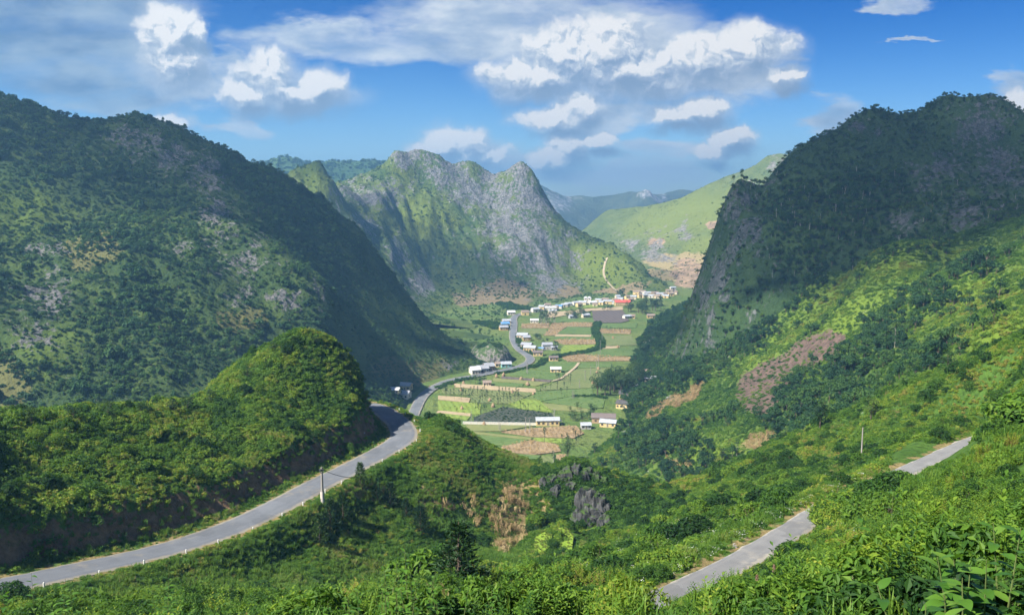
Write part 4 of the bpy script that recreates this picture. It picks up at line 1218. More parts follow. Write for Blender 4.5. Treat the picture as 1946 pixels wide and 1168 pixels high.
# shrubs that stand between the camera and the middle of the narrow track
ln_, wd_ = ROADS['side']
sel = np.where((ln_[:, 1] > 95) & (ln_[:, 1] < 112))[0]
i_ = rs.choice(sel, 240)
f_ = rs.uniform(0.90, 0.965, 240)
x = ln_[i_, 0] * f_ + rs.uniform(-.8, .8, 240); y = ln_[i_, 1] * f_
zg = near.sample(x, y)
need = CAMZ + (ln_[i_, 2] - CAMZ) * f_ - zg
sz_ = np.clip((need + 0.5) * rs.uniform(0.75, 1.15, 240), 0.9, 3.4)
plant('shrubbery', 'bush_fine', x, y, zg - 0.2, sz_, rs.uniform(0.25, 0.8, 240), 'shrubs hiding the middle of the narrow track', 'shrubs')
# darker and taller clumps on the knoll
x, y, z, u, v, rs = sow(near, 0.16, 35, ymin=90, top=2.0)
d, ok = near_common(x, y, u, v)
size = 0.9 + 1.3 * rs.uniform(0, 1, len(x)) ** 2
m = inpoly(u, v, KNOLL) & (d > 3.5 + size) & (fbm(x, y, 14, 3, 0.6, 41) > -0.05)
tint = 0.38 + 0.7 * fbm(x, y, 10, 2, 0.6, 43) + rs.uniform(-.25, .25, len(x))
X = spread((x, y, z, size, tint), m)
plant('shrubbery', 'bush_fine', X[0], X[1], X[2] - 0.2, X[3], X[4], 'taller darker shrubs standing out on the knoll', 'shrubs', tall=(0.8, 1.4))

# -- hillside on the right
x, y, z, u, v, rs = sow(hillside, 0.60, 31, top=3)
soil = hillside.sample(x, y, hillside.attr['soil']); dry = hillside.sample(x, y, hillside.attr['dry'])
FOREST = [(1180, 720, 70, 60), (1280, 620, 50, 60), (1400, 590, 110, 50, -35), (1330, 680, 80, 36, -35), (1260, 850, 70, 34), (1520, 790, 60, 60), (1600, 720, 40, 40), (1680, 640, 50, 36, -40), (1560, 830, 60, 40), (1430, 640, 50, 24, -35), (1640, 800, 50, 40), (1300, 900, 60, 24), (1780, 690, 60, 30), (1500, 520, 60, 60), (1850, 510, 40, 20), (1760, 570, 40, 26)]
fo = blobs(u + 14 * fbm(u, v, 40, 2), v, FOREST, 1.2)
nz = fbm(x, y, 30, 3, 0.6, 4)
isf = rs.rand(len(x)) < np.clip(fo * 0.8 + 0.35 * (nz > 0.25), 0, 1) * 0.30
clear = (soil < 0.45) & (dry < 0.5)
m = ~isf & (clear | (rs.rand(len(x)) < 0.22)) & (rs.rand(len(x)) < 0.95)
tint = 0.52 + 0.42 * fbm(x, y, 40, 3, 0.6, 2) + 0.30 * fbm(x, y, 8, 2, 0.6, 8) + rs.uniform(-.14, .14, len(x)) - 0.25 * fo + 0.10 * hillside.sample(x, y, hillside.attr['lush'])
X = spread((x, y, z, 0.7 + 1.4 * rs.uniform(0, 1, len(x)) ** 1.6, tint), m)
plant('undergrowth', 'bush', X[0], X[1], X[2] - 0.3, X[3], X[4], 'bright green scrub on the hillside right of the valley', 'shrubs', tall=(0.6, 1.1))
m = isf & (soil < 0.6)
X = spread((x, y, z, 2.4 + 6.0 * rs.uniform(0, 1, len(x)) ** 1.7, 0.36 + 0.4 * nz + rs.uniform(-.2, .2, len(x))), m)
plant('woodland', 'tree', X[0], X[1], X[2] - 0.3, X[3], X[4], 'dark trees in the folds of the hillside right of the valley', 'trees')
m = ~clear & (soil < 0.3) & (dry > 0.5)
X = spread((x, y, z), m)
plant('dry_corn', 'corn', *X, rs.uniform(1.3, 2.2, len(X[0])), rs.uniform(0.0, 0.6, len(X[0])), 'dry corn patches on the hillside right of the valley', 'corn')

# -- right mountain: forest with bare cliffs
x, y, z, u, v, rs = sow(rmount, 0.12, 41, top=6)
rk = rmount.sample(x, y, rmount.attr['rock'])
nz = fbm(x, y, 40, 3, 0.6, 3)
m = rs.rand(len(x)) < np.clip(1.0 - 0.62 * rk + 0.25 * nz, 0.10, 1)
sz = (2.6 + 6.0 * rs.uniform(0, 1, len(x)) ** 1.8) * (1 - 0.5 * rk) * np.where(v < 330, 0.62, 1)
tint = 0.46 + 0.35 * nz + rs.uniform(-.25, .25, len(x))
tl = rs.rand(len(x)) < 0.10
X = spread((x, y, z, sz, tint), m & ~tl)
plant('forest', 'tree', X[0], X[1], X[2] - 0.4, X[3], X[4], 'dark forest on the mountain on the right', 'forest')
X = spread((x, y, z, sz * 1.25, tint + .1), m & tl & (v > 330))
plant('forest', 'talltree', X[0], X[1], X[2] - 0.4, X[3], X[4], 'taller pale-trunked trees in the forest on the right', 'forest')

# -- left mountain
x, y, z, u, v, rs = sow(lmount, 0.17, 43, top=5)
rk = lmount.sample(x, y, lmount.attr['rock']); lu = lmount.sample(x, y, lmount.attr['lush']); dr = lmount.sample(x, y, lmount.attr['dry'])
nz = fbm(x, y, 45, 3, 0.6, 13); n2 = fbm(x, y, 12, 2, 0.5, 3)
m = rs.rand(len(x)) < np.clip(0.95 - 0.82 * rk - 0.55 * lu - 0.5 * dr + 0.5 * nz, 0.05, 1)
clr = fbm(x, y, 70, 3, 0.55, 33)
m &= (z > 2) & (rs.rand(len(x)) < np.clip(0.35 + 1.0 * sstep(-0.28, 0.10, clr), 0, 1))
sz = (1.5 + 3.2 * (rs.rand(len(x)) < 0.05) + 4.2 * rs.uniform(0, 1, len(x)) ** 2.2) * (1 - 0.45 * rk) * (1 - 0.45 * lu) * np.where(u > 640, 0.6, 1)
tint = 0.46 + 0.45 * nz + 0.30 * n2 + rs.uniform(-.13, .13, len(x))
q = rs.rand(len(x)) < 0.45
X = spread((x, y, z, sz, tint), m & q)
plant('forest', 'tree', X[0], X[1], X[2] - 0.4, X[3], X[4], 'open woodland on the mountain on the left', 'forest')
X = spread((x, y, z, sz * 0.95, tint), m & ~q)
plant('scrub', 'lumptree', X[0], X[1], X[2] - 0.4, X[3], X[4], 'rounded scrub on the mountain on the left', 'scrub')
# fine scrub that breaks up the rock and the grass
x, y, z, u, v, rs = sow(lmount, 0.14, 45, top=2)
rk = lmount.sample(x, y, lmount.attr['rock'])
m = (rs.rand(len(x)) < 0.85 - 0.35 * rk) & (z > 1)
X = spread((x, y, z, rs.uniform(0.9, 2.2, len(x)), 0.46 + 0.45 * fbm(x, y, 45, 3, 0.6, 13) + rs.uniform(-.12, .12, len(x))), m)
plant('scrub', 'lumptree', X[0], X[1], X[2] - 0.2, X[3], X[4], 'low scrub on the mountain on the left', 'scrub')

# -- middle mountain, green mountain
x, y, z, u, v, rs = sow(mmount, 0.08, 47, top=4)
rk = mmount.sample(x, y, mmount.attr['rock'])
nz = fbm(x, y, 50, 3, 0.6, 5)
m = (rs.rand(len(x)) < np.clip(0.55 - 0.45 * rk + 0.6 * nz, 0.03, 1)) & (z > 2)
X = spread((x, y, z, (1.2 + 2.8 * rs.uniform(0, 1, len(x)) ** 2) * (1 - .4 * rk), 0.58 + 0.45 * nz + rs.uniform(-.12, .12, len(x))), m)
plant('scrub', 'lumptree', X[0], X[1], X[2] - 0.4, X[3], X[4], 'scrub on the grey rocky mountain in the middle', 'scrub')
x, y, z, u, v, rs = sow(gmount, 0.010, 49, top=4)
nz = fbm(x, y, 120, 3, 0.6, 5)
m = (rs.rand(len(x)) < np.clip(0.4 + 1.4 * nz, 0.03, 1)) & (z > 2)
X = spread((x, y, z, rs.uniform(1.4, 3.2, len(x)), 0.85 + rs.uniform(-.15, .15, len(x))), m)
plant('scrub', 'lumptree', X[0], X[1], X[2] - 0.4, X[3], X[4], 'scattered scrub on the bright grassy mountain', 'scrub')
x, y, z, u, v, rs = sow(gleft, 0.006, 51, top=6)
X = spread((x, y, z), np.ones(len(x), bool))
plant('forest', 'lumptree', X[0], X[1], X[2] - 1, rs.uniform(5, 11, len(x)), 0.4 + rs.uniform(-.25, .25, len(x)), 'woods on the far hills behind the left mountain', 'forest')

# scrub at the foot of the left and middle mountains
x, y, z, u, v, rs = sow(valley, 0.03, 53, top=3)
m = inpoly(u, v, [(800,600),(870,585),(985,560),(1250,540),(1250,556),(1060,575),(975,590),(960,640),(900,690),(860,700),(840,660)])
m &= (road_dist(x, y, ('valley',))[0] > 4) & (rs.rand(len(x)) < np.clip(0.55 + 0.8 * fbm(x, y, 40, 3, 0.5, 4), 0.1, 1))
X = spread((x, y, z, rs.uniform(1.2, 3.6, len(x)), 0.62 + rs.uniform(-.25, .25, len(x))), m)
plant('scrub', 'lumptree', X[0], X[1], X[2] - 0.2, X[3], X[4], 'scrub on the flat ground at the foot of the mountains', 'scrub')
# -- valley: dry corn and row crops standing in the fields
rs = np.random.RandomState(61)
cx = []; gx = []; dx = []
for kd, pl in FIELD_W:
    a = np.array(pl); lo, hi = a.min(0), a.max(0)
    if kd in ('corn', 'dark', 'green', 'lime'):
        n = int((hi[0] - lo[0]) * (hi[1] - lo[1]) * {'corn': 0.22, 'dark': 0.14, 'green': 0.05, 'lime': 0.05}[kd])
        q = rs.uniform(lo, hi, (n, 2)); q = q[inpoly(q[:, 0], q[:, 1], pl)]
        (cx if kd == 'corn' else dx if kd == 'dark' else gx).append(q)
def flat(q): q = np.concatenate(q); return q[:, 0], q[:, 1], np.full(len(q), 0.1)
X = flat(cx); n = len(X[0])
plant('dry_corn', 'corn', *X, rs.uniform(1.1, 1.8, n), rs.uniform(0.2, 0.9, n), 'dry corn standing in the brown valley fields', 'corn')
X = flat(gx); n = len(X[0])
plant('crop', 'bush', *X, rs.uniform(0.5, 0.9, n), 0.62 + rs.uniform(-.15, .15, n), 'low green crops in the valley fields', 'crops', tall=(0.4, 0.7))
X = flat(dx); n = len(X[0])
plant('crop', 'bush', *X, rs.uniform(0.7, 1.1, n), 0.12 + rs.uniform(-.1, .1, n), 'dark leafy crop in the large dark field', 'crops', tall=(0.5, 0.8))
print('INSTANCES', N_INST[0])

# ------------------------------------------------------------------ things: helpers
def tag(o, label, cat, group=None, kind=None):
    o["label"] = label; o["category"] = cat
    if group: o["group"] = group
    if kind: o["kind"] = kind
    return o
def thing(name, label, cat, loc=(0, 0, 0), rz=0.0, group=None, scale=1.0):
    o = bpy.data.objects.new(name, None)
    o.empty_display_size = 0.2
    col.objects.link(o)
    o.location = loc; o.rotation_euler = (0, 0, rz); o.scale = (scale,) * 3 if not isinstance(scale, tuple) else scale
    return tag(o, label, cat, group)
def part(name, me, parent, loc=(0, 0, 0), rot=(0, 0, 0), scale=(1, 1, 1)):
    o = bpy.data.objects.new(name, me)
    col.objects.link(o)
    o.parent = parent; o.location = loc; o.rotation_euler = rot; o.scale = scale
    return o
def mesh(name, V, F, m, smooth=False):
    me = bpy.data.meshes.new(name)
    me.from_pydata([tuple(map(float, v)) for v in V], [], [tuple(int(i) for i in f) for f in F])
    if m is not None: me.materials.append(m)
    if smooth: me.polygons.foreach_set('use_smooth', np.full(len(me.polygons), True))
    return me
def boxv(x0, x1, y0, y1, z0, z1):
    V = [(x0, y0, z0), (x1, y0, z0), (x1, y1, z0), (x0, y1, z0), (x0, y0, z1), (x1, y0, z1), (x1, y1, z1), (x0, y1, z1)]
    F = [(3, 2, 1, 0), (4, 5, 6, 7), (0, 1, 5, 4), (1, 2, 6, 5), (2, 3, 7, 6), (3, 0, 4, 7)]
    return V, F
def multi(shapes):
    V = []; F = []
    for v, f in shapes:
        o = len(V); V += [tuple(q) for q in v]; F += [tuple(i + o for i in q) for q in f]
    return V, F
_D = np.exp(np.linspace(math.log(4), math.log(2600), 2600))
def hit(u, v):
    """where the line of sight through u, v meets the land"""
    x, y, z = ray(u, v)
    k = _D / y
    xs, zs = x * k, CAMZ + z * k
    g = np.maximum(top_height(xs, _D), 0.0)
    i = np.argmax(zs < g)
    return (float(xs[i]), float(_D[i]), float(g[i]))
def ground(x, y):
    return float(max(top_height(np.array([x]), np.array([y]))[0], 0.0))
def zoom1(X, Y): return 940 + X / 5.56, 530 + Y / 5.56
def zoom2(X, Y): return 740 + X / 5.56, 680 + Y / 5.56
def zoom3(X, Y): return 1040 + X / 5.84, 680 + Y / 5.84
R5 = random.Random(5)

# ------------------------------------------------------------------ houses
def wall_mat(name, c):
    m, t, out = mat(name)
    p = t.new('ShaderNodeTexCoord').outputs['Object']
    n = t.noise(p, 0.8, 5, 0.65)
    g = t.mix(t.mrange(n, 0.35, 0.75, 0.0, 0.45), rgba(c), rgba(tuple(x * 0.6 for x in c)))
    t.put(out.inputs[0], principled(t, g, 0.9, 0.2))
    return m
def tin_mat(name, c, rough=0.5):
    m, t, out = mat(name)
    p = t.new('ShaderNodeTexCoord').outputs['Object']
    sx = t.new('ShaderNodeSeparateXYZ'); t.put(sx.inputs[0], p)
    wv = t.math('SINE', t.math('MULTIPLY', sx.outputs[0], 2 * math.pi / 0.45))
    n = t.noise(p, 0.9, 5, 0.6)
    g = t.mix(t.mrange(n, 0.4, 0.75, 0, 0.5), rgba(c), rgba((c[0] * 0.6, c[1] * 0.56, c[2] * 0.52)))
    t.put(out.inputs[0], principled(t, g, rough, 0.4, bump(t, wv, 0.4, 0.06)))
    return m
WALL = {k: wall_mat('wall_' + k, c) for k, c in dict(yellow=(0.62, 0.46, 0.22), ochre=(0.50, 0.34, 0.16), white=(0.66, 0.60, 0.50), pale=(0.58, 0.48, 0.34), turquoise=(0.22, 0.46, 0.46), earth=(0.40, 0.28, 0.17), grey=(0.40, 0.39, 0.38)).items()}
ROOF = {k: tin_mat('roof_' + k, c) for k, c in dict(grey=(0.30, 0.31, 0.34), silver=(0.36, 0.38, 0.41), white=(0.56, 0.57, 0.58), dark=(0.085, 0.08, 0.08), tile=(0.16, 0.13, 0.12), red=(0.58, 0.10, 0.08), blue=(0.12, 0.26, 0.50), brown=(0.26, 0.20, 0.16)).items()}
M_dark = solid_mat('dark_opening', (0.03, 0.03, 0.035))
M_wood = solid_mat('grey_wood', (0.22, 0.17, 0.12))
M_conc = solid_mat('concrete', (0.27, 0.25, 0.23), scale=3)
M_white = solid_mat('white_paint', (0.60, 0.59, 0.56), var=0.08)
M_red = solid_mat('red_paint', (0.5, 0.06, 0.04), var=0.1)
M_iron = solid_mat('dark_iron', (0.05, 0.05, 0.055))
def house(loc, rz, wd, dp, h, wall, roof, label, group=None, nwin=2, rise=None, detail=True, name='house', overhang=0.5):
    t = thing(name, label, 'house', loc, rz, group)
    rise = rise if rise else dp * 0.24
    a, b = wd / 2, dp / 2
    # walls with gables
    V = [(-a, -b, -0.6), (a, -b, -0.6), (a, b, -0.6), (-a, b, -0.6), (-a, -b, h), (a, -b, h), (a, b, h), (-a, b, h), (-a, 0, h + rise), (a, 0, h + rise)]
    F = [(0, 1, 5, 4), (2, 3, 7, 6), (1, 2, 6, 9, 5), (3, 0, 4, 8, 7)]
    part('wall', mesh('wall', V, F, WALL[wall]), t)
    o = overhang; k = rise / b
    sh = []
    for s in (-1, 1):
        e = (b + o) * s; ze = h + rise - k * (b + o)
        v = [(-a - o, 0, h + rise + .06), (a + o, 0, h + rise + .06), (a + o, e, ze + .06), (-a - o, e, ze + .06)]
        v += [(x, y, z + 0.14) for x, y, z in v]
        sh.append((v, [(3, 2, 1, 0), (4, 5, 6, 7), (0, 1, 5, 4), (1, 2, 6, 5), (2, 3, 7, 6), (3, 0, 4, 7)]))
    ro = part('roof', mesh('roof', *multi(sh), ROOF[roof]), t)
    if detail:
        part('ridge_cap', mesh('ridge_cap', *boxv(-a - o, a + o, -0.18, 0.18, h + rise + 0.17, h + rise + 0.27), ROOF[roof]), ro)
        n = nwin + 1; dk = n // 2
        for i in range(n):
            x = -a + wd * (i + 0.5) / n
            if i == dk:
                d = part('door', mesh('door', *boxv(x - 0.55, x + 0.55, -b - 0.06, -b + 0.05, 0, 2.1), M_wood), t)
                part('door_frame', mesh('door_frame', *multi([boxv(x - .68, x - .55, -b - .09, -b, 0, 2.2), boxv(x + .55, x + .68, -b - .09, -b, 0, 2.2), boxv(x - .68, x + .68, -b - .09, -b, 2.2, 2.34)]), M_white), d)
            else:
                wv = part('window', mesh('window', *boxv(x - 0.6, x + 0.6, -b - 0.05, -b + 0.05, 0.9, 2.0), M_dark), t)
                part('window_frame', mesh('window_frame', *multi([boxv(x - .7, x - .6, -b - .08, -b, .8, 2.1), boxv(x + .6, x + .7, -b - .08, -b, .8, 2.1), boxv(x - .7, x + .7, -b - .08, -b, 2.0, 2.12), boxv(x - .7, x + .7, -b - .1, -b, .78, .9), boxv(x - .04, x + .04, -b - .08, -b, .9, 2.0)]), M_wood), wv)
        part('window', mesh('window', *boxv(a - 0.05, a + 0.05, -0.5, 0.5, 0.95, 1.9), M_dark), t)
    else:
        part('door', mesh('door', *boxv(-0.7, 0.7, -b - 0.08, -b + 0.05, 0, 2.2), M_dark), t)
    return t
def H4(X, Y, dz=0.0):
    p = G(*zoom4(X, Y)); return (p[0], p[1], max(ground(p[0], p[1]), 0.0) + dz)
def H1(X, Y):
    p = G(*zoom1(X, Y)); return (p[0], p[1], max(ground(p[0], p[1]), 0.0))
lb = house(H4(975, 862), 0.05, 14.5, 6.0, 3.2, 'yellow', 'silver', 'long yellow building with grey metal roof beside the dark field', nwin=4)
part('chimney', mesh('chimney', *multi([boxv(3.6, 3.9, 0.8, 1.1, 3.5, 7.0), boxv(3.5, 4.0, 0.7, 1.2, 7.0, 7.2)]), M_conc), lb)
part('porch', mesh('porch', *multi([boxv(7.3, 9.2, -1.8, 1.8, 2.2, 2.35), boxv(9.0, 9.15, -1.7, -1.55, -0.3, 2.2), boxv(9.0, 9.15, 1.55, 1.7, -0.3, 2.2)]), WALL['white']), lb)
house(H4(1025, 540), 0.03, 8.4, 5.2, 3.0, 'yellow', 'white', 'yellow hut with white metal roof alone in the green fields')
house(H4(527, 548), 0.35, 7.5, 9.0, 3.6, 'white', 'white', 'white gabled house at the left end of the roadside row')
house(H4(572, 538), 0.35, 9.0, 8.5, 3.4, 'grey', 'grey', 'grey-roofed house in the middle of the roadside row', nwin=3)
house(H4(612, 528), 0.35, 8.0, 8.5, 4.0, 'earth', 'grey', 'taller brown house at the right end of the roadside row', nwin=3)
house(H4(675, 506), 0.2, 6.5, 5.0, 2.8, 'yellow', 'brown', 'small yellow house left of the turquoise one by the road bend')
house(H4(718, 508), 0.2, 8.5, 6.5, 3.0, 'turquoise', 'silver', 'turquoise-walled house with silver roof by the road bend')
house(H4(104, 668), -0.25, 8.0, 7.0, 3.4, 'yellow', 'grey', 'yellow house with grey roof left of the valley road')
house(H4(88, 712), -0.25, 9.0, 8.0, 3.0, 'white', 'grey', 'low grey-roofed house just below the yellow roadside house')
house(H4(38, 735), -0.2, 6.0, 5.0, 2.6, 'pale', 'white', 'small white-roofed shed nearest the knoll')
house(H4(822, 330), -0.3, 11, 7.5, 3.4, 'pale', 'silver', 'silver-roofed house right of the far road bend')
house(H4(845, 345), 0.1, 7, 6.5, 3.6, 'ochre', 'grey', 'ochre house in front of the silver-roofed one')
house(H4(848, 388), -0.4, 10, 7, 3.0, 'pale', 'grey', 'upper grey-roofed house of the cluster inside the road bend')
house(H4(868, 408), -0.3, 11, 7, 3.2, 'yellow', 'silver', 'lower yellow house of the cluster inside the road bend', nwin=3)
house(H4(915, 437), 0.0, 8.5, 6, 3.0, 'yellow', 'tile', 'yellow house with dark tiled roof near the blue tarpaulin')
house(H4(972, 398), 0.15, 9.5, 7, 4.6, 'grey', 'grey', 'tall grey house right of the cluster inside the road bend')
house(H4(1015, 402), 0.15, 6, 5, 2.4, 'grey', 'grey', 'low grey shed beside the tall grey house')
house(H4(1012, 468), 0.1, 7.5, 5, 2.8, 'yellow', 'tile', 'small yellow house with dark roof where hedge meets bend')
house(H4(602, 622), 0.1, 6, 5, 2.6, 'pale', 'brown', 'small brown-roofed hut behind trees near the thin trees')
house(H4(1450, 760), -0.5, 10, 7, 3.4, 'yellow', 'dark', 'yellow-gabled house with dark roof at foot of the right hillside', nwin=3)
house(H4(1465, 705), -0.15, 11, 7, 3.2, 'yellow', 'dark', 'dark-roofed house behind the yellow-gabled one')
house(H4(1320, 845), -0.1, 15, 8, 3.4, 'earth', 'tile', 'large dark-roofed farmhouse among trees right of the yellow building')
house(H4(1350, 872), -0.3, 10, 6, 2.8, 'yellow', 'silver', 'grey-roofed shed in front of the large dark farmhouse')
house(H4(1210, 885), 0.1, 6, 5, 2.4, 'grey', 'silver', 'small grey hut left of the grey-roofed shed')
house(H4(1525, 668), 0.2, 5, 4, 2.6, 'white', 'white', 'tiny white hut under trees right of the grove')
house(H4(1608, 655), -0.2, 8, 5, 2.8, 'pale', 'grey', 'grey-roofed house among trees on the right hill foot')
house(H4(1600, 605), 0.0, 13, 4, 2.8, 'pale', 'brown', 'long pale shed among trees on the right hill foot')
far_l = [(720, 240, 'yellow', 'silver', 'upper small house left of the far straight road'), (713, 258, 'white', 'blue', 'middle small house with bluish roof left of far road'), (704, 280, 'ochre', 'grey', 'lower small ochre house left of the far straight road'), (750, 186, 'white', 'white', 'white hut where the far road turns right')]
for X, Y, wl, rf, lbl in far_l:
    house(H4(X, Y), 0.2, 9, 7, 3.2, wl, rf, lbl, nwin=2)
# the village
red = house(H1(1350, 278), 0.05, 20, 8, 4.6, 'yellow', 'red', 'long yellow building with bright red roof in the village', nwin=7, rise=2.6)
VIL = [(320,378,'yellow','brown',12),(430,348,'white','silver',13),(560,292,'white','brown',11),(590,330,'white','white',19),(612,358,'white','silver',13),(680,308,'white','blue',12),(735,292,'pale','silver',11),(775,282,'white','silver',14),
       (850,272,'white','silver',10),(930,272,'pale','silver',14),(1030,268,'white','white',16),(1100,246,'yellow','silver',12),(1168,238,'pale','brown',12),(1195,262,'yellow','silver',15),(1240,262,'white','silver',10),(1272,238,'yellow','brown',11),(1330,226,'white','silver',12),
       (1400,212,'yellow','brown',9),(1465,212,'pale','silver',11),(1500,168,'yellow','brown',13),(1560,168,'white','brown',14),(1612,172,'pale','silver',13),(1650,196,'white','silver',10),(1690,172,'pale','brown',14),(1745,180,'white','silver',13),(1790,176,'yellow','brown',15),(1845,160,'pale','brown',14),(1880,146,'white','silver',12)]
ORD = '1st 2nd 3rd'.split() + [f'{k}th' for k in range(4, 21)] + ['21st', '22nd', '23rd'] + [f'{k}th' for k in range(24, 31)] + ['31st', '32nd', '33rd'] + [f'{k}th' for k in range(34, 51)]
VIL += [(1540,196,'yellow','brown',10),(1585,196,'pale','silver',11),(1720,200,'pale','brown',12),(1810,196,'yellow','silver',12),(1860,176,'yellow','brown',11),(1900,160,'pale','brown',12),(1430,236,'yellow','brown',10),(1300,205,'pale','silver',9),(890,290,'yellow','brown',9),(1060,285,'pale','brown',9),(1130,268,'yellow','silver',9),(640,322,'pale','brown',10),(500,322,'yellow','silver',10)]
VIL.sort()
for i, (X, Y, wl, rf, w_) in enumerate(VIL):
    p = H1(X, Y)
    house(p, R5.uniform(-0.5, 0.5), w_ * 0.74, R5.uniform(5.5, 7.0), R5.uniform(2.8, 4.2), wl, rf, f'{wl} house with {rf} roof, {ORD[i]} from the left in the far village', 'houses of the far village', detail=False, overhang=0.35)
for X, Y, l in [(962, 262, 'left of two narrow white towers in the village'), (1000, 262, 'right of two narrow white towers in the village')]:
    p = H1(X, Y)
    t = thing('tower', l, 'tower', p)
    part('wall', mesh('wall', *boxv(-2.2, 2.2, -2.2, 2.2, -0.5, 8.2), WALL['white']), t)
    part('roof', mesh('roof', [(-2.7, -2.7, 8.2), (2.7, -2.7, 8.2), (2.7, 2.7, 8.2), (-2.7, 2.7, 8.2), (0, 0, 10.4)], [(0, 1, 4), (1, 2, 4), (2, 3, 4), (3, 0, 4), (3, 2, 1, 0)], ROOF['white']), t)
    for zz in (3.2, 6.2):
        part('window', mesh('window', *boxv(-0.6, 0.6, -2.28, -2.1, zz, zz + 1.2), M_dark), t)
for X, Y, wl, rf, l in [(420, 460, 'white', 'white', 'white hut in front of the tall roadside trees'), (960, 402, 'pale', 'silver', 'small pale house under trees left of the ploughed land'), (825, 415, 'grey', 'grey', 'grey hut under trees in the middle of the far fields'),
                        (1398, 415, 'white', 'silver', 'left of two small houses right of the ploughed land'), (1440, 412, 'yellow', 'brown', 'right of two small houses right of the ploughed land'), (1650, 408, 'ochre', 'brown', 'little ochre house close to the right hill foot')]:
    house(H1(X, Y), R5.uniform(-0.4, 0.4), 9, 6, 3.0, wl, rf, l, nwin=2)
# blue tarpaulin by the houses
p = H1(485, 752)
t = thing('tarpaulin', 'blue tarpaulin shelter beside the dark-tiled yellow house', 'shelter', p)
part('sheet', mesh('sheet', [(-3, -2, 2.2), (3, -2, 2.2), (3, 0, 3.0), (-3, 0, 3.0), (3, 2, 2.3), (-3, 2, 2.3)], [(0, 1, 2, 3), (3, 2, 4, 5)], ROOF['blue']), t)
for sx in (-2.8, 2.8):
    for sy in (-1.8, 1.8):
        part('post', mesh('post', *tube((sx, sy, -0.3), (sx, sy, 2.3), 0.07, 0.07, 6), M_wood), t)
# low white wall
a, b = np.array(G(*zoom4(455, 858))), np.array(G(*zoom4(908, 866)))
mid = (a + b) / 2; ln = np.linalg.norm(b - a)
t = thing('boundary_wall', 'low white wall running left from the long yellow building', 'wall', tuple(mid), math.atan2(b[1] - a[1], b[0] - a[0]))
part('wall_panel', mesh('wall_panel', *boxv(-ln / 2, ln / 2, -0.12, 0.12, -0.3, 1.25), WALL['white']), t)
part('coping', mesh('coping', *boxv(-ln / 2 - .1, ln / 2 + .1, -0.2, 0.2, 1.25, 1.38), M_white), t)
for k in range(12):
    x = -ln / 2 + ln * k / 11
    part('pillar', mesh('pillar', *boxv(x - .2, x + .2, -0.22, 0.22, -0.3, 1.5), M_white), t)

# ------------------------------------------------------------------ poles and posts
def pole_mesh(h, r0, r1):
    return mesh('shaft', *tube((0, 0, -0.6), (0, 0, h), r0, r1, 8), M_conc, True)
def power_pole(loc, h, label, group=None, arm=True, rz=0.0, r=0.16):
    t = thing('power_pole', label, 'pole', loc, rz, group)
    part('shaft', pole_mesh(h, r, r * 0.62), t)
    if arm:
        c = part('crossarm', mesh('crossarm', *boxv(-0.9, 0.9, -0.06, 0.06, h - 0.75, h - 0.6), M_conc), t)
        for k in (-0.8, 0.0, 0.8):
            part('insulator', mesh('insulator', *multi([tube((k, 0, h - 0.6), (k, 0, h - 0.4), 0.05, 0.05, 6), tube((k, 0, h - 0.5), (k, 0, h - 0.46), 0.09, 0.09, 6)]), M_white), c)
    return t
VP = [((840, 912), 10, 'left pole of the tall pair in front of the long yellow building'), ((866, 916), 10, 'right pole of the tall pair in front of the long yellow building'),
      ((676, 898), 6, 'short pale pole in the olive field below the white wall'), ((684, 902), 5, 'shorter pale pole paired in the olive field below the white wall'),
      ((1128, 703), 6, 'left of two pale poles by the haystack near the grove'), ((1138, 703), 6, 'right of two pale poles by the haystack near the grove'),
      ((1172, 640), 7, 'pale pole in the green meadow left of the grove'), ((1207, 592), 8, 'pale pole in the upper meadow left of the grove'), ((1241, 556), 7, 'pale pole just above the meadow left of grove'),
      ((1276, 520), 8, 'pale pole left of the pair beneath the long brown strip'), ((1289, 522), 12, 'tall pale pole beneath the long brown strip'), ((1300, 430), 13, 'tall pale pole standing outside the bend of the hedge'),
      ((1312, 350), 9, 'pale pole right of the hedge in the far fields'), ((846, 546), 9, 'left pole beside the green field under the road bend'), ((853, 550), 9, 'right pole beside the green field under the road bend'),
      ((505, 845), 7, 'pale pole at the left corner of the dark field'), ((1018, 842), 8, 'pale pole rising behind the long yellow building')]
for (X, Y), h, l in VP:
    power_pole(H4(X, Y), h, l, arm=h >= 8, rz=R5.uniform(-.4, .4), r=0.24)
pb = hit(613, 955)
t = power_pole((pb[0], pb[1], pb[2]), 6.6, 'weathered concrete pole with cable coil beside the pass road', arm=False, r=0.30)
part('base_sleeve', mesh('base_sleeve', *tube((0, 0, -0.6), (0, 0, 2.0), 0.40, 0.36, 8), solid_mat('pale_concrete', (0.52, 0.47, 0.43)), True), t)
part('bracket', mesh('bracket', *boxv(-0.45, 0.45, -0.36, -0.2, 6.1, 6.3), M_iron), t)
def torus(c, R0, r, n=18, k=6):
    V = []; F = []
    for i in range(n):
        a = 2 * math.pi * i / n
        for j in range(k):
            b = 2 * math.pi * j / k
            V.append((c[0] + (R0 + r * math.cos(b)) * math.cos(a), c[1] + r * math.sin(b), c[2] + (R0 + r * math.cos(b)) * math.sin(a)))
            F.append((i * k + j, i * k + (j + 1) % k, ((i + 1) % n) * k + (j + 1) % k, ((i + 1) % n) * k + j))
    return V, F
part('cable_coil', mesh('cable_coil', *torus((0.12, -0.45, 5.95), 0.36, 0.07), M_iron, True), t)
pt = Vector((pb[0], pb[1], pb[2] + 6.2)); q = hit(706, 912); q = Vector((q[0], q[1], q[2] + 1.2))
sh = []
pts_ = [pt.lerp(q, k / 10) - Vector((0, 0, 1.1 * (1 - (2 * k / 10 - 1) ** 2))) for k in range(11)]
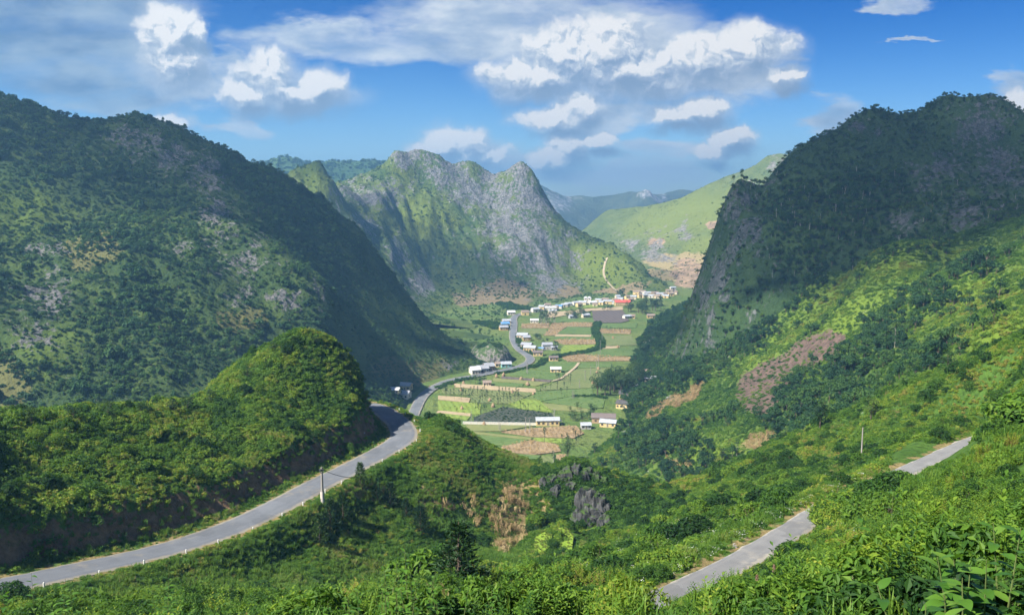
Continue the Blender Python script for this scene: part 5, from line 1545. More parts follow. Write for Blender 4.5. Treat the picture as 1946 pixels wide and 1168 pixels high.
for i in range(10): sh.append(tube(pts_[i], pts_[i + 1], 0.05, 0.05, 5))
c = plain_mesh('cable', *multi(sh), M_iron); tag(c, 'dark cable running right from the weathered concrete pole', 'cable')
pb = hit(1637, 868)
power_pole(pb, 5.2, 'slim concrete pole standing among shrubs above the narrow track', arm=False, r=0.15)
# marker posts along the pass road
ln, wd = ROADS['pass']
L = np.cumsum(np.r_[0, np.linalg.norm(np.diff(ln[:, :2], axis=0), axis=1)])
post_me = mesh('post_body', *multi([tube((0, 0, -0.3), (0, 0, 0.62), 0.125, 0.115, 8)]), M_white)
band_me = mesh('band', *multi([tube((0, 0, 0.62), (0, 0, 0.74), 0.118, 0.118, 8), tube((0, 0, 0.74), (0, 0, 0.86), 0.117, 0.03, 8)]), M_white)
n_ = 0
s = 14.0
while s < L[-1] - 16:
    i = int(np.searchsorted(L, s)); i = min(max(i, 1), len(ln) - 2)
    tv = ln[i + 1, :2] - ln[i - 1, :2]; tv /= np.linalg.norm(tv)
    nx_ = np.array([tv[1], -tv[0]])
    q = ln[i, :2] + nx_ * (wd / 2 + 0.65)
    zz = max(ground(q[0], q[1]), ln[i, 2] - 0.25)
    n_ += 1
    t = thing('marker_post', f'short white marker post, {ORD[n_ - 1]} from the left along the pass road', 'marker post', (q[0], q[1], zz), 0, 'marker posts along the pass road', scale=(0.95, 0.95, R5.uniform(0.75, 0.95)))
    part('post_body', post_me, t); part('cap', band_me, t)
    s += 7.4 if s < 95 else 9.0
# two on the outside of the track
for u_, v_, l in [(1396, 1040, 'white kilometre stone beside the narrow track')]:
    p = hit(u_, v_)
    t = thing('marker_stone', l, 'marker stone', p, 0, None, 0.8)
    part('stone', mesh('stone', *multi([boxv(-.18, .18, -.1, .1, -.2, .34), tube((-0.0, -0.1, .34), (0.0, 0.1, .34), 0.18, 0.18, 10)]), M_conc), t)
    part('plinth', mesh('plinth', *boxv(-.26, .26, -.18, .18, -.25, .06), M_conc), t)

# ------------------------------------------------------------------ haystacks
def stack_mesh(rs):
    V = []; F = []; n = 12
    prof = [(0.95, 0.0), (1.05, 0.35), (0.95, 0.8), (0.7, 1.3), (0.4, 1.75), (0.12, 2.05)]
    for r, z in prof:
        for i in range(n):
            a = 2 * math.pi * i / n
            k = r * rs.uniform(0.88, 1.12); V.append((k * math.cos(a), k * math.sin(a), z + rs.uniform(-.06, .06)))
    for j in range(len(prof) - 1):
        for i in range(n):
            F.append((j * n + i, j * n + (i + 1) % n, (j + 1) * n + (i + 1) % n, (j + 1) * n + i))
    F.append(tuple((len(prof) - 1) * n + i for i in range(n)))
    return mesh('straw', V, F, M_straw)
M_straw = solid_mat('straw', (0.29, 0.20, 0.12), scale=5)
SM = [stack_mesh(R5) for _ in range(3)]
HS = [zoom2(*p) for p in [(760,345),(765,540),(1000,705),(1200,190),(1130,200),(1390,232),(1520,242),(1460,285),(1040,290),(1060,455),(1520,385),(1300,368),(1095,515),(782,272)]] + [zoom1(*p) for p in [(1095,955),(1080,997),(1040,1105),(1250,628),(1300,728),(410,1075),(285,1065),(95,1015)]]
HS.sort()
for i, (u_, v_) in enumerate(HS):
    p = G(u_, v_)
    t = thing('haystack', f'cone-shaped brown haystack, {ORD[i]} from the left in the valley fields', 'haystack', (p[0], p[1], 0.0), i, 'haystacks in the valley fields', scale=R5.uniform(1.0, 1.45))
    part('straw', SM[i % 3], t)
    part('centre_pole', mesh('centre_pole', *tube((0, 0, 1.9), (0, 0, 2.7), 0.05, 0.04, 5), M_wood), t)

# ------------------------------------------------------------------ trees one can tell apart
def tree_parts(fn, count, mats, seed):
    out = []
    for i in range(count):
        rs = np.random.RandomState(seed + i)
        trunk, crown = fn(rs)
        tm = mesh('trunk', *multi(trunk), mats[1], True)
        V, F, _ = join([(*c, 0) for c in crown])
        cm = bpy.data.meshes.new('crown'); cm.from_pydata(V.tolist(), [], F); cm.materials.append(mats[0])
        out.append((tm, cm))
    return out
def f_stick(rs):      # thin lopped tree with tufts
    tr = [tube((0, 0, -0.3), (0.05, 0, 4.6), 0.09, 0.05, 5)]
    l = [(rs.uniform(-.15, .15), rs.uniform(-.15, .15), z, r, 1.3) for z, r in ((4.6, 0.62), (3.9, 0.42), (3.1, 0.32), (2.2, 0.24))]
    return tr, [leaves(110, l, 0.34, rs=rs)]
def f_round(rs):
    tr = [tube((0, 0, -0.5), (0.1, 0, 3.6), 0.26, 0.16, 6)]
    l = []
    for _ in range(11):
        a = rs.uniform(0, 6.28); q = 2.3 * math.sqrt(rs.rand()); l.append((q * math.cos(a), q * math.sin(a), rs.uniform(3.2, 7.0) - 0.25 * q * q * 0.5, rs.uniform(0.9, 1.6), 0.85))
    for c in l[:6]: tr.append(tube((0.05, 0, 2.4), c[:3], 0.10, 0.04, 4))
    return tr, [leaves(900, l, 0.42, rs=rs)]
def f_tall(rs):       # slender eucalyptus-like
    tr = [tube((0, 0, -0.5), (0.1, 0.1, 5), 0.20, 0.15, 6), tube((0.1, 0.1, 5), (0.0, 0.0, 11.5), 0.15, 0.05, 6)]
    l = []
    for _ in range(12):
        z = rs.uniform(4.2, 12.5); q = 1.5 * (1 - abs(z - 8) / 6.5); a = rs.uniform(0, 6.28); l.append((q * math.cos(a), q * math.sin(a), z, rs.uniform(0.6, 1.15), 1.0))
    for c in l[:5]: tr.append(tube((0, 0, c[2] - 1.2), c[:3], 0.06, 0.03, 4))
    return tr, [leaves(650, l, 0.42, rs=rs)]
def f_pine(rs):
    tr = [tube((0, 0, -0.4), (0.03, 0.02, 4.6), 0.11, 0.02, 6)]
    V = []; F = []
    for w_ in range(12):
        z = 0.5 + 4.1 * w_ / 12; Lr = (1.45 * (1 - w_ / 12.5) + 0.15)
        for k in range(7):
            a = w_ * 1.1 + k * 0.9 + rs.uniform(-.2, .2); Lb = Lr * rs.uniform(0.65, 1.1)
            d = np.array([math.cos(a), math.sin(a), 0.45]); b = np.array([0, 0, z])
            tr.append(tube(b, b + d * Lb * 0.9, 0.02, 0.008, 3))
            for j in range(9):
                c = b + d * Lb * (0.25 + 0.75 * j / 8)
                for m_ in range(2):
                    dd = unit(d + rs.randn(3) * 0.55 + np.array([0, 0, 0.35])); sd = unit(np.cross(dd, rs.randn(3))) * 0.035
                    s_ = rs.uniform(0.28, 0.46); n0 = len(V)
                    V += [c - sd, c + sd, c + dd * s_ + sd * .6, c + dd * s_ - sd * .6]; F.append((n0, n0 + 1, n0 + 2, n0 + 3))
    return tr, [(np.array(V), F)]
T_stick = tree_parts(f_stick, 4, (L_tree, B_bark), 100)
T_round = tree_parts(f_round, 5, (L_tree, B_bark), 200)
T_tall = tree_parts(f_tall, 4, (L_tree, B_pale), 300)
T_pine = tree_parts(f_pine, 3, (L_pine, B_bark), 400)
def tree(kind, loc, scale, label, group=None, name='tree', sink=0.2):
    tm, cm = kind[R5.randrange(len(kind))]
    t = thing(name, label, 'tree', (loc[0], loc[1], loc[2] - sink), R5.uniform(0, 6.28), group, scale=(scale * R5.uniform(0.88, 1.12), scale * R5.uniform(0.88, 1.12), scale * R5.uniform(0.9, 1.12)))
    part('trunk', tm, t); part('crown', cm, t)
    return t
rs = np.random.RandomState(77)
def in_zoom(zf, poly, n, spacing=0.0):
    a = np.array(poly, float); lo, hi = a.min(0), a.max(0); out = []; tries = 0
    while len(out) < n and tries < 6000:
        tries += 1
        q = rs.uniform(lo, hi)
        if inpoly(q[:1], q[1:], poly)[0] and all(abs(q[0] - o[0]) + 2 * abs(q[1] - o[1]) > spacing for o in out): out.append(tuple(q))
    return [G(*zf(*q)) for q in out]
for p in in_zoom(zoom2, [(560,330),(800,330),(1380,400),(1370,470),(1200,520),(960,600),(930,560),(860,480),(600,430)], 74, 16):
    tree(T_stick, p, R5.uniform(0.8, 1.15), 'thin lopped tree with dark tufts beside the bright field', 'thin trees by the bright field', sink=0)
for p in in_zoom(zoom2, [(1550,330),(1880,310),(1880,400),(1570,380)], 12, 30):
    tree(T_stick, p, R5.uniform(0.75, 1.1), 'thin lopped tree in the middle green field', 'thin trees in the middle green field', sink=0)
for p in in_zoom(zoom2, [(1740,230),(1940,220),(1940,290),(1750,280)], 14, 18):
    tree(T_stick, p, R5.uniform(0.85, 1.2), 'thin lopped tree beside the footpath meadow', 'thin trees by the footpath', sink=0)
for p in in_zoom(zoom2, [(1300,510),(1600,540),(1590,580),(1300,545)], 7, 40):
    tree(T_stick, p, R5.uniform(0.7, 1.0), 'thin lopped tree on the rim of the rounded lime field', 'thin trees on the lime field rim', sink=0)
for p in in_zoom(zoom1, [(1090,530),(1440,560),(1440,570),(1090,550)], 16, 14):
    tree(T_stick, p, R5.uniform(0.7, 1.0), 'small dark tree in the row right of the hedge', 'row of small trees right of hedge', sink=0)
for p in in_zoom(zoom4, [(1060,1010),(1160,1000),(1200,930),(1140,940),(1030,1000)], 14, 14):
    tree(T_stick, p, R5.uniform(0.7, 1.2), 'small dark tree at the edge of the nearest corn', 'small trees by the nearest corn', sink=0)
tree(T_stick, G(*zoom4(957, 975)), 1.7, 'tall thin dark tree between the two corn fields', sink=0)
tree(T_round, G(*zoom4(1100, 1085)), 1.5, 'dark round tree at the near end of the valley', sink=0)
tree(T_round, G(*zoom4(1160, 770)), 0.62, 'round dark tree left of three below the grove', sink=0)
tree(T_round, G(*zoom4(1237, 768)), 0.6, 'round dark tree right of three below the grove', sink=0)
tree(T_round, G(*zoom4(1112, 782)), 0.5, 'low round bush left of the two trees below the grove', sink=0)
tree(T_tall, G(*zoom4(1012, 1112)), 0.62, 'slim dark tree beside the small pale stalk rows', sink=0)
for p in in_zoom(zoom1, [(450,480),(480,430),(640,440),(640,500),(500,505)], 16, 14):
    tree(T_tall, p, R5.uniform(0.95, 1.3), 'tall dark tree in the clump right of the far road', 'tall trees right of the far road', sink=0)
for p in in_zoom(zoom1, [(740,415),(800,385),(930,375),(1010,390),(900,420)], 12, 16):
    tree(T_round, p, R5.uniform(0.8, 1.35), 'round tree in the clump left of the ploughed land', 'trees left of the ploughed land', sink=0)
for p in in_zoom(zoom1, [(1380,330),(1500,300),(1760,260),(1760,330),(1560,370),(1400,350)], 22, 20):
    tree(T_round, p, R5.uniform(1.1, 1.9), 'large round tree in the wood right of the village', 'trees right of the village', sink=0)
for p in in_zoom(zoom1, [(1290,190),(1370,160),(1370,200),(1300,200)], 5, 14):
    tree(T_round, p, R5.uniform(1.0, 1.5), 'round tree behind the red-roofed building', 'trees behind the red roof', sink=0)
for p in in_zoom(zoom1, [(1140,335),(1240,310),(1240,335),(1150,340)], 4, 20):
    tree(T_round, p, R5.uniform(0.7, 0.9), 'small tree in front of the red-roofed building', 'trees before the red roof', sink=0)
for p in in_zoom(zoom1, [(390,630),(520,600),(520,640),(400,650)], 6, 14):
    tree(T_round, p, R5.uniform(0.5, 0.75), 'dark tree beside the ochre house', 'trees beside the ochre house', sink=0)
for p in in_zoom(zoom1, [(490,730),(560,660),(700,720),(690,750),(520,760)], 7, 22):
    tree(T_round, p, R5.uniform(0.55, 0.85), 'dark tree around the tall grey house', 'trees around the tall grey house', sink=0)
for q in in_zoom(zoom3, [(540,420),(600,330),(760,250),(1000,260),(1060,330),(1000,400),(760,440)], 22, 34):
    z = ground(q[0], q[1])
    tree(T_round, (q[0], q[1], z), R5.uniform(1.3, 2.2), 'big dark tree in the grove at the right hill foot', 'big trees of the grove')
for q in in_zoom(zoom4, [(1060,830),(1190,820),(1290,790),(1280,830),(1120,850)], 9, 26):
    tree(T_round, (q[0], q[1], ground(q[0], q[1])), R5.uniform(0.6, 0.95), 'dark tree between the yellow building and the farmhouse', 'trees by the farmhouse')
for X, Y, s_, l in [(560, 612, 0.8, 'dark tree left of three beside the small brown-roofed hut'), (585, 606, 0.7, 'dark tree middle of three beside the small brown-roofed hut'), (530, 610, 0.75, 'dark tree farthest left near the small brown-roofed hut')]:
    tree(T_round, G(*zoom4(X, Y)), s_, l, sink=0)
# pines on the slope below the pass road
PN = [(628, 1003, 0.95, 'dark pine just below the weathered concrete pole'), (652, 990, 0.8, 'dark pine right of the one below the pole'), (608, 1035, 1.0, 'dark pine lowest left under the weathered pole'), (742, 965, 0.85, 'dark pine above the middle of the slope under the road bend'),
      (772, 985, 0.75, 'small pine beside the cleared earth on the slope'), (800, 1012, 0.95, 'dark pine left of the dry corn'), (842, 1105, 1.25, 'largest dark pine low in the centre of the slope'), (872, 1112, 0.8, 'smaller pine touching the largest pine'),
      (685, 925, 0.75, 'pine at the road edge where the cable ends'), (716, 955, 0.7, 'little pine below the cable end')]
for u_, v_, s_, l in PN:
    tree(T_pine, hit(u_, v_), s_ * (1.35 if s_ < 1.2 else 0.75), l, name='pine_tree')
# single trees on the right hillside
HT = [(1655, 800, 0.9, 'pale bushy tree above the slim concrete pole'), (1800, 705, 0.9, 'dark conical tree on the upper right hillside'), (1625, 700, 1.0, 'light green round tree beside the soil scar'), (1440, 790, 1.0, 'slim tree on the bare soil below the scar'), (1558, 815, 1.0, 'slim pale-trunked tree below the soil scar'),
      (1270, 745, 0.9, 'umbrella-crowned tree at the hill foot near the houses'), (1372, 880, 1.1, 'dark tree left of the hillside corn'), (1400, 870, 0.9, 'dark tree just left of the hillside corn patch'), (1220, 830, 0.9, 'dark tree below the farm sheds'), (1215, 890, 0.8, 'dark tree above the limestone outcrop'),
      (1130, 862, 1.0, 'dark tree behind the limestone outcrop'), (1560, 500, 1.1, 'tree on the left flank of the green hump'), (1480, 640, 1.0, 'tree at the forest edge left of the hump'), (1700, 660, 1.0, 'dark tree in the fold right of the scar')]
for u_, v_, s_, l in HT:
    tree(T_round if R5.random() < 0.7 else T_tall, hit(u_, v_), s_ * 0.8, l)
# trees along the knoll's skyline
for i, (u_, v_, s_) in enumerate(sorted([(140, 792, 0.42), (205, 785, 0.5), (330, 778, 0.4), (356, 774, 0.48), (400, 760, 0.42), (470, 712, 0.38), (520, 660, 0.36), (560, 645, 0.36), (600, 648, 0.34), (655, 682, 0.34), (60, 800, 0.4), (270, 782, 0.4)])):
    tree(T_round, hit(u_, v_ + 6), s_, f'small leafy tree on the knoll ridge, {ORD[i]} from the left', 'small trees along the knoll ridge', sink=0.5)

# ------------------------------------------------------------------ hedges in the valley
def hedge(line, width, label, dens=1.3, size=(1.0, 1.9)):
    p = dense([G(*zoom4(*q)) for q in line], 1.0)
    n = int(len(p) * dens * width / 2)
    i = rs.randint(0, len(p), n)
    x = p[i, 0] + rs.uniform(-width / 2, width / 2, n); y = p[i, 1] + rs.uniform(-width / 2, width / 2, n)
    plant('hedge', 'bush', x, y, np.zeros(n), rs.uniform(size[0], size[1], n), rs.uniform(0.05, 0.5, n), label, 'hedge')
hedge([(1285,238),(1272,290),(1300,345),(1298,388),(1240,412),(1140,430),(1060,442),(1010,450)], 7, 'dark green hedge curving through the fields', 1.5, (1.6, 2.8))
hedge([(960,462),(935,490),(880,512)], 6, 'hedge along the outside of the road bend', 1.2, (1.2, 2.2))
hedge([(650,552),(700,545),(760,535),(850,515)], 4, 'low hedge between the road and the green field', 1.2)
hedge([(300,640),(360,615),(440,590),(520,577)], 5, 'hedge between the valley road and the thin trees', 1.4)
hedge([(1140,690),(1200,692),(1270,690),(1330,700)], 4, 'straight hedge running into the grove', 1.6)
hedge([(470,850),(560,850),(700,858)], 3, 'low shrubs in front of the white wall', 0.8, (0.7, 1.2))
hedge([(800,300),(795,330),(800,370),(830,400),(880,430)], 5, 'shrubs along the inside of the far road', 1.0, (0.9, 1.8))
hedge([(640,515),(690,500),(720,495)], 4, 'shrubs behind the roadside houses', 1.3)
hedge([(560,240),(620,245),(690,270)], 18, 'dark scrub left of the far road houses', 0.8, (2.0, 4.0))
hedge([(700,120),(780,150),(850,150)], 18, 'scrub at the foot of the rocky mountain', 0.5, (2.0, 4.0))
# footpaths
M_path = field_mat('path_earth', (0.40, 0.33, 0.22), (0.32, 0.26, 0.18), 0, 2.0)
def path(pts3, width, label, rows=2):
    ob = road_mesh('path', np.array(pts3), width, M_path, 0.25, label, rows=rows, jit=0.2); ob["category"] = "path"
pp = dense([G(*zoom4(*q)) for q in [(1168,486),(1150,510),(1110,545),(1060,582),(1000,600)]], 3); pp[:, 2] = 0.45
path(pp, 2.4, 'narrow earth footpath crossing the pale meadow')
q = [hit(u_, v_) for u_, v_ in [(1180, 558), (1165, 548), (1152, 535), (1147, 520), (1149, 505), (1154, 492)]]
q = dense(q, 4)
q[:, 2] = [ground(a, b) + 0.8 for a, b in q[:, :2]]
path(q, 3.2, 'pale track climbing the green flank of the rocky mountain')
# little terraces in the gully
M_rice = field_mat('young_rice', (0.20, 0.29, 0.035), (0.16, 0.25, 0.03), 0.6, 0.6, 0.4)
TL = ['left rounded lime-green terrace in the gully', 'middle lime-green terrace strip in the gully', 'right small lime-green terrace in the gully']
for w0, l in zip(TERR_W, TL):
    V = [(a[0], a[1], a[2]) for a in w0] + [(a[0], a[1], a[2] - 1.2) for a in w0]
    n = len(w0)
    cen = tuple(np.mean(np.array(V[:n]), 0)); V.append(cen)
    F = [(2 * n, i, (i + 1) % n) for i in range(n)] + [(i, i + n, (i + 1) % n + n, (i + 1) % n) for i in range(n)]
    ob = plain_mesh('terrace', V, F, M_rice)
    tag(ob, l, 'terrace', kind='structure')
    a = np.array(w0); k = rs.uniform(0, 1, (90, 1)); i1 = rs.randint(0, n, 90); i2 = (i1 + 1) % n; k2 = np.sqrt(rs.rand(90, 1))
    V_ = np.array(V); q = V_[2 * n] * (1 - k2) + (V_[i1] * k + V_[i2] * (1 - k)) * k2
    plant('rice', 'grass', q[:, 0], q[:, 1], q[:, 2], rs.uniform(0.3, 0.5, 90), rs.uniform(0.8, 0.9, 90), 'young rice on the ' + l, 'rice')

# ------------------------------------------------------------------ limestone
def lime_mat(name, c1, c2, moss):
    m, t, out = mat(name)
    p = pos(t)
    pv = t.vmath('MULTIPLY', p, (1, 1, 0.3))
    n = t.noise(pv, 0.9, 7, 0.7); n2 = t.noise(p, 0.35, 4, 0.6)
    g = t.mix(t.mrange(n, 0.32, 0.68), rgba(c2), rgba(c1))
    nz_ = t.new('ShaderNodeSeparateXYZ'); t.put(nz_.inputs[0], t.new('ShaderNodeNewGeometry').outputs['Normal'])
    mo = t.math('ADD', t.math('MULTIPLY', nz_.outputs[2], 0.5), t.math('MULTIPLY', t.math('SUBTRACT', n2, 0.5), 2.0))
    g = t.mix(t.mrange(mo, 0.35 - moss, 0.60 - moss), g, rgba((0.045, 0.08, 0.02)))
    t.put(out.inputs[0], principled(t, g, 0.95, 0.15, bump(t, n, 0.8, 0.6)))
    return m
M_lime = lime_mat('karst_grey', (0.10, 0.10, 0.10), (0.022, 0.024, 0.024), 0.14)
M_lime2 = lime_mat('karst_pale', (0.27, 0.25, 0.22), (0.09, 0.085, 0.08), 0.14)
def boulder(rs_, sx, sy, sz, m, n1=26, n2=16, rough=0.5):
    V = []; F = []
    o = rs_.uniform(0, 50)
    for j in range(n2 + 1):
        th = math.pi * j / n2
        for i in range(n1):
            ph = 2 * math.pi * i / n1
            d = np.array([math.sin(th) * math.cos(ph), math.sin(th) * math.sin(ph), math.cos(th)])
            k = 1 + rough * float(gnoise(np.array([d[0] * 1.8 + o + d[2]]), np.array([d[1] * 1.8 - d[2] * 0.6]))[0]) * 1.5 + rough * 0.6 * (1 - 2 * abs(float(gnoise(np.array([ph * 2.2 + o]), np.array([d[2] * 1.1 + o]))[0])))
            q = np.sign(d) * np.abs(d) ** 0.75 * k
            V.append((q[0] * sx, q[1] * sy, q[2] * sz))
    for j in range(n2):
        for i in range(n1):
            F.append((j * n1 + i, (j + 1) * n1 + i, (j + 1) * n1 + (i + 1) % n1, j * n1 + (i + 1) % n1))
    return mesh('boulder', V, F, m)
rr = np.random.RandomState(9)
BM = [boulder(rr, 1, 1, 1, M_lime) for _ in range(6)]
BM2 = [boulder(rr, 1, 1, 1, M_lime2) for _ in range(4)]
oc = hit(1110, 935)
t = thing('rock_outcrop', 'dark grey limestone outcrop with shrubs rising from the gully', 'rock', oc)
ROCKS = [(1036, 910, 2.0, 2.4), (1050, 904, 1.7, 2.0), (1078, 893, 2.6, 2.8), (1096, 889, 1.8, 3.4), (1112, 895, 2.4, 2.6), (1130, 902, 1.6, 2.8), (1146, 905, 1.8, 1.8), (1066, 899, 1.5, 2.2), (1056, 930, 1.8, 3.0), (1118, 948, 3.4, 5.6), (1140, 962, 2.6, 5.4), (1098, 980, 2.2, 3.6), (1148, 985, 2.0, 3.0), (1085, 915, 1.6, 1.8), (1128, 975, 3.0, 4.6)]
for i, (u_, v_, r_, h_) in enumerate(ROCKS):
    q = hit(u_, v_ + 12)
    part('boulder', BM[i % 6], t, (q[0] - oc[0], q[1] - oc[1], q[2] - oc[2] + h_ * 0.05), (rr.uniform(-.35, .35), rr.uniform(-.35, .35), rr.uniform(0, 6.28)), (r_ * 0.62, r_ * 0.62, h_ * 0.55))
kb = G(944, 690)
t = thing('rocky_hillock', 'pale rocky hillock inside the bend of the valley road', 'rock', kb)
def knob():
    V = []; F = []; n1, n2 = 56, 26
    for j in range(n2 + 1):
        s_ = j / n2
        for i in range(n1):
            a = 2 * math.pi * i / n1
            r_ = math.cos(s_ * math.pi / 2) ** 0.55
            o = float(ridged(np.array([math.cos(a) * 9 + 3]), np.array([math.sin(a) * 9 + s_ * 4]), 7, 4, 0.55, 6)[0]) * 0.16
            z = 16 * math.sin(s_ * math.pi / 2) * (1 + 0.08 * math.sin(3 * a))
            V.append((16 * r_ * (1 + o) * math.cos(a), 20 * r_ * (1 + o) * math.sin(a), z - 2))
    for j in range(n2):
        for i in range(n1):
            F.append((j * n1 + i, j * n1 + (i + 1) % n1, (j + 1) * n1 + (i + 1) % n1, (j + 1) * n1 + i))
    return mesh('rock_face', V, F, M_lime2)
KB = part('rock_face', knob(), t, (-6, 16, 0))
n = 620; a = rs.uniform(0, 6.28, n); s_ = rs.uniform(0.15, 1.0, n)
r_ = np.cos(s_ * np.pi / 2) ** 0.55
plant('scrub', 'lumptree', kb[0] - 6 + 16 * r_ * np.cos(a), kb[1] + 16 + 20 * r_ * np.sin(a), 16 * np.sin(s_ * np.pi / 2) - 2.5, rs.uniform(1.2, 2.8, n), rs.uniform(0.3, 0.7, n), 'scrub on top of the pale rocky knob', 'scrub')
# shrubs among the outcrop rocks
uu = rs.uniform(1020, 1270, 1700); vv = rs.uniform(885, 1010, 1700)
ok = inpoly(uu, vv, [(1030, 905), (1080, 885), (1150, 895), (1230, 925), (1270, 965), (1240, 1000), (1160, 1000), (1100, 1000), (1060, 975), (1035, 940)])
q = np.array([hit(a, b) for a, b in zip(uu[ok], vv[ok])])
plant('undergrowth', 'bush', q[:, 0], q[:, 1], q[:, 2], rs.uniform(0.7, 1.7, len(q)), rs.uniform(0.05, 0.5, len(q)), 'shrubs growing among the limestone outcrop', 'shrubs')

# ------------------------------------------------------------------ motorcycle on the valley road
p = G(*zoom2(421, 312))
t = thing('motorcycle', 'small dark motorcycle on the valley road', 'motorcycle', (p[0], p[1], 0.5), 0.7)
for x_ in (-0.62, 0.62):
    wv = part('wheel', mesh('wheel', *torus((x_, 0, 0.30), 0.25, 0.06), M_iron, True), t)
    part('rim', mesh('rim', *torus((x_, 0, 0.30), 0.10, 0.03, 10, 4), M_conc, True), wv)
part('body', mesh('body', *multi([boxv(-0.45, 0.35, -0.14, 0.14, 0.35, 0.62), boxv(-0.1, 0.4, -0.16, 0.16, 0.62, 0.86)]), M_red), t)
part('seat', mesh('seat', *boxv(-0.75, -0.05, -0.15, 0.15, 0.68, 0.80), M_iron), t)
part('handlebar', mesh('handlebar', *multi([tube((0.62, 0, 0.3), (0.42, 0, 1.0), 0.04, 0.04, 6), tube((0.42, -0.35, 1.03), (0.42, 0.35, 1.03), 0.025, 0.025, 6)]), M_iron), t)

# ------------------------------------------------------------------ foreground plants, leaf by leaf
def leaf_mesh(name, L, W, m, seg=6, fold=0.18, droop=0.35, pointed=1.0):
    V = []; F = []
    for i in range(seg + 1):
        s_ = i / seg
        w_ = W * 0.5 * (math.sin(math.pi * min(s_ ** 0.8, 1)) ** (0.8 * pointed)) + (0.002 if 0 < i < seg else 0)
        z = -droop * L * s_ * s_
        V += [(L * s_, -w_, z + fold * w_), (L * s_, 0, z - 0.0), (L * s_, w_, z + fold * w_)]
    for i in range(seg):
        b = i * 3
        F += [(b, b + 1, b + 4, b + 3), (b + 1, b + 2, b + 5, b + 4)]
    return mesh(name, V, F, m, True)
LF_big = [leaf_mesh('leaf', 0.24, 0.115, L_broad, droop=0.25 + 0.15 * k) for k in range(3)]
LF_point = [leaf_mesh('leaf', 0.115, 0.045, L_broad, droop=0.15 + 0.12 * k, seg=4) for k in range(3)]
M_stem = solid_mat('green_stem', (0.10, 0.13, 0.04))
def leafy(loc, h, nst, lf, label, per=12, spread_=0.25, lsc=1.0, group=None, name='leafy_plant', phi=2.4):
    t = thing(name, label, 'plant', loc, 0, group)
    for k in range(nst):
        a = R5.uniform(0, 6.28); q = spread_ * math.sqrt(R5.random())
        b = np.array([q * math.cos(a), q * math.sin(a), -0.3]); tip = np.array([b[0] * 1.7 + R5.uniform(-.12, .12), b[1] * 1.7 + R5.uniform(-.12, .12), h * R5.uniform(0.7, 1.05)])
        mid = (b + tip) / 2 + np.array([R5.uniform(-.05, .05), R5.uniform(-.05, .05), 0])
        part('stem', mesh('stem', *multi([tube(b, mid, 0.012, 0.009, 5), tube(mid, tip, 0.009, 0.004, 5)]), M_stem), t)
        for i in range(per):
            f = 0.30 + 0.70 * (i + R5.random() * 0.5) / per
            c = b + (mid - b) * f * 2 if f < 0.5 else mid + (tip - mid) * (f - 0.5) * 2
            s_ = lsc * R5.uniform(0.75, 1.15) * (1.1 - 0.45 * max(0, f - 0.75) * 4 * 0.5)
            part('leaf', lf[R5.randrange(3)], t, tuple(c), (R5.uniform(-.3, .3), R5.uniform(-0.65, 0.1) - 0.35 * max(0, f - .8) * 5, i * phi + R5.uniform(-.4, .4)), (s_, s_, s_))
    return t
FGP = [ # u, v of the crown, distance, height, stems, leaf kind, leaves, size, label
 (1895, 1080, 8.5, 0.75, 5, LF_big, 11, 1.0, 'broad-leaved green plant in the bottom right corner'),
 (1850, 1120, 8.0, 0.5, 4, LF_big, 10, 0.9, 'broad-leaved plant left of the corner one'),
 (1770, 1155, 7.5, 0.35, 3, LF_big, 9, 0.9, 'low rosette of broad leaves on the bottom edge'),
 (1935, 1010, 9.0, 0.7, 3, LF_big, 10, 0.9, 'broad-leaved plant at the right edge above the corner'),
 (1690, 985, 22, 1.4, 4, LF_big, 12, 1.3, 'tall drooping-leaved plant among the shrubs right of the track'),
 (790, 1085, 15, 1.1, 5, LF_point, 16, 1.2, 'slender sapling with pointed leaves at the bottom centre'),
 (745, 1110, 14, 0.9, 5, LF_point, 15, 1.15, 'sapling with pointed leaves left of the slender one'),
 (700, 1125, 14, 0.8, 4, LF_point, 15, 1.1, 'sapling with yellowish leaves leftmost at the bottom centre'),
 (825, 1120, 14, 0.75, 4, LF_point, 15, 1.1, 'low sapling rightmost of the bottom centre group'),
 (655, 1150, 13, 0.5, 3, LF_point, 14, 1.1, 'small fern-like shoot at the bottom edge left of the saplings'),
 (965, 1150, 14, 0.5, 3, LF_point, 14, 1.1, 'small leafy shoot on the bottom edge right of centre'),
 (300, 1120, 24, 0.9, 5, LF_point, 14, 1.9, 'leafy shrub on the slope edge at lower left'),
 (60, 1105, 30, 1.6, 4, LF_point, 14, 2.6, 'tiered sapling in front of the pass road at far left'),
 (120, 1130, 28, 1.2, 5, LF_point, 14, 2.4, 'leafy sapling right of the tiered one'),
 (1240, 1140, 30, 0.9, 4, LF_point, 14, 2.2, 'fern-like shoots at the near end of the track'),
]
for u_, v_, d_, h_, ns, lf, per, ls, l in FGP:
    c = P(u_, v_, d_); g = ground(c[0], c[1])
    hh = min(max(c[2] - g + 0.25 * h_, h_), 4.0)
    leafy((c[0], c[1], g + (hh - h_ * 1.6 if hh > h_ * 1.6 else 0) * 0.5), hh if hh < h_ * 1.6 else h_ * 1.6 + (hh - h_ * 1.6) * 0.5, ns, lf, l, per, 0.3 if d_ < 20 else 0.6, ls)
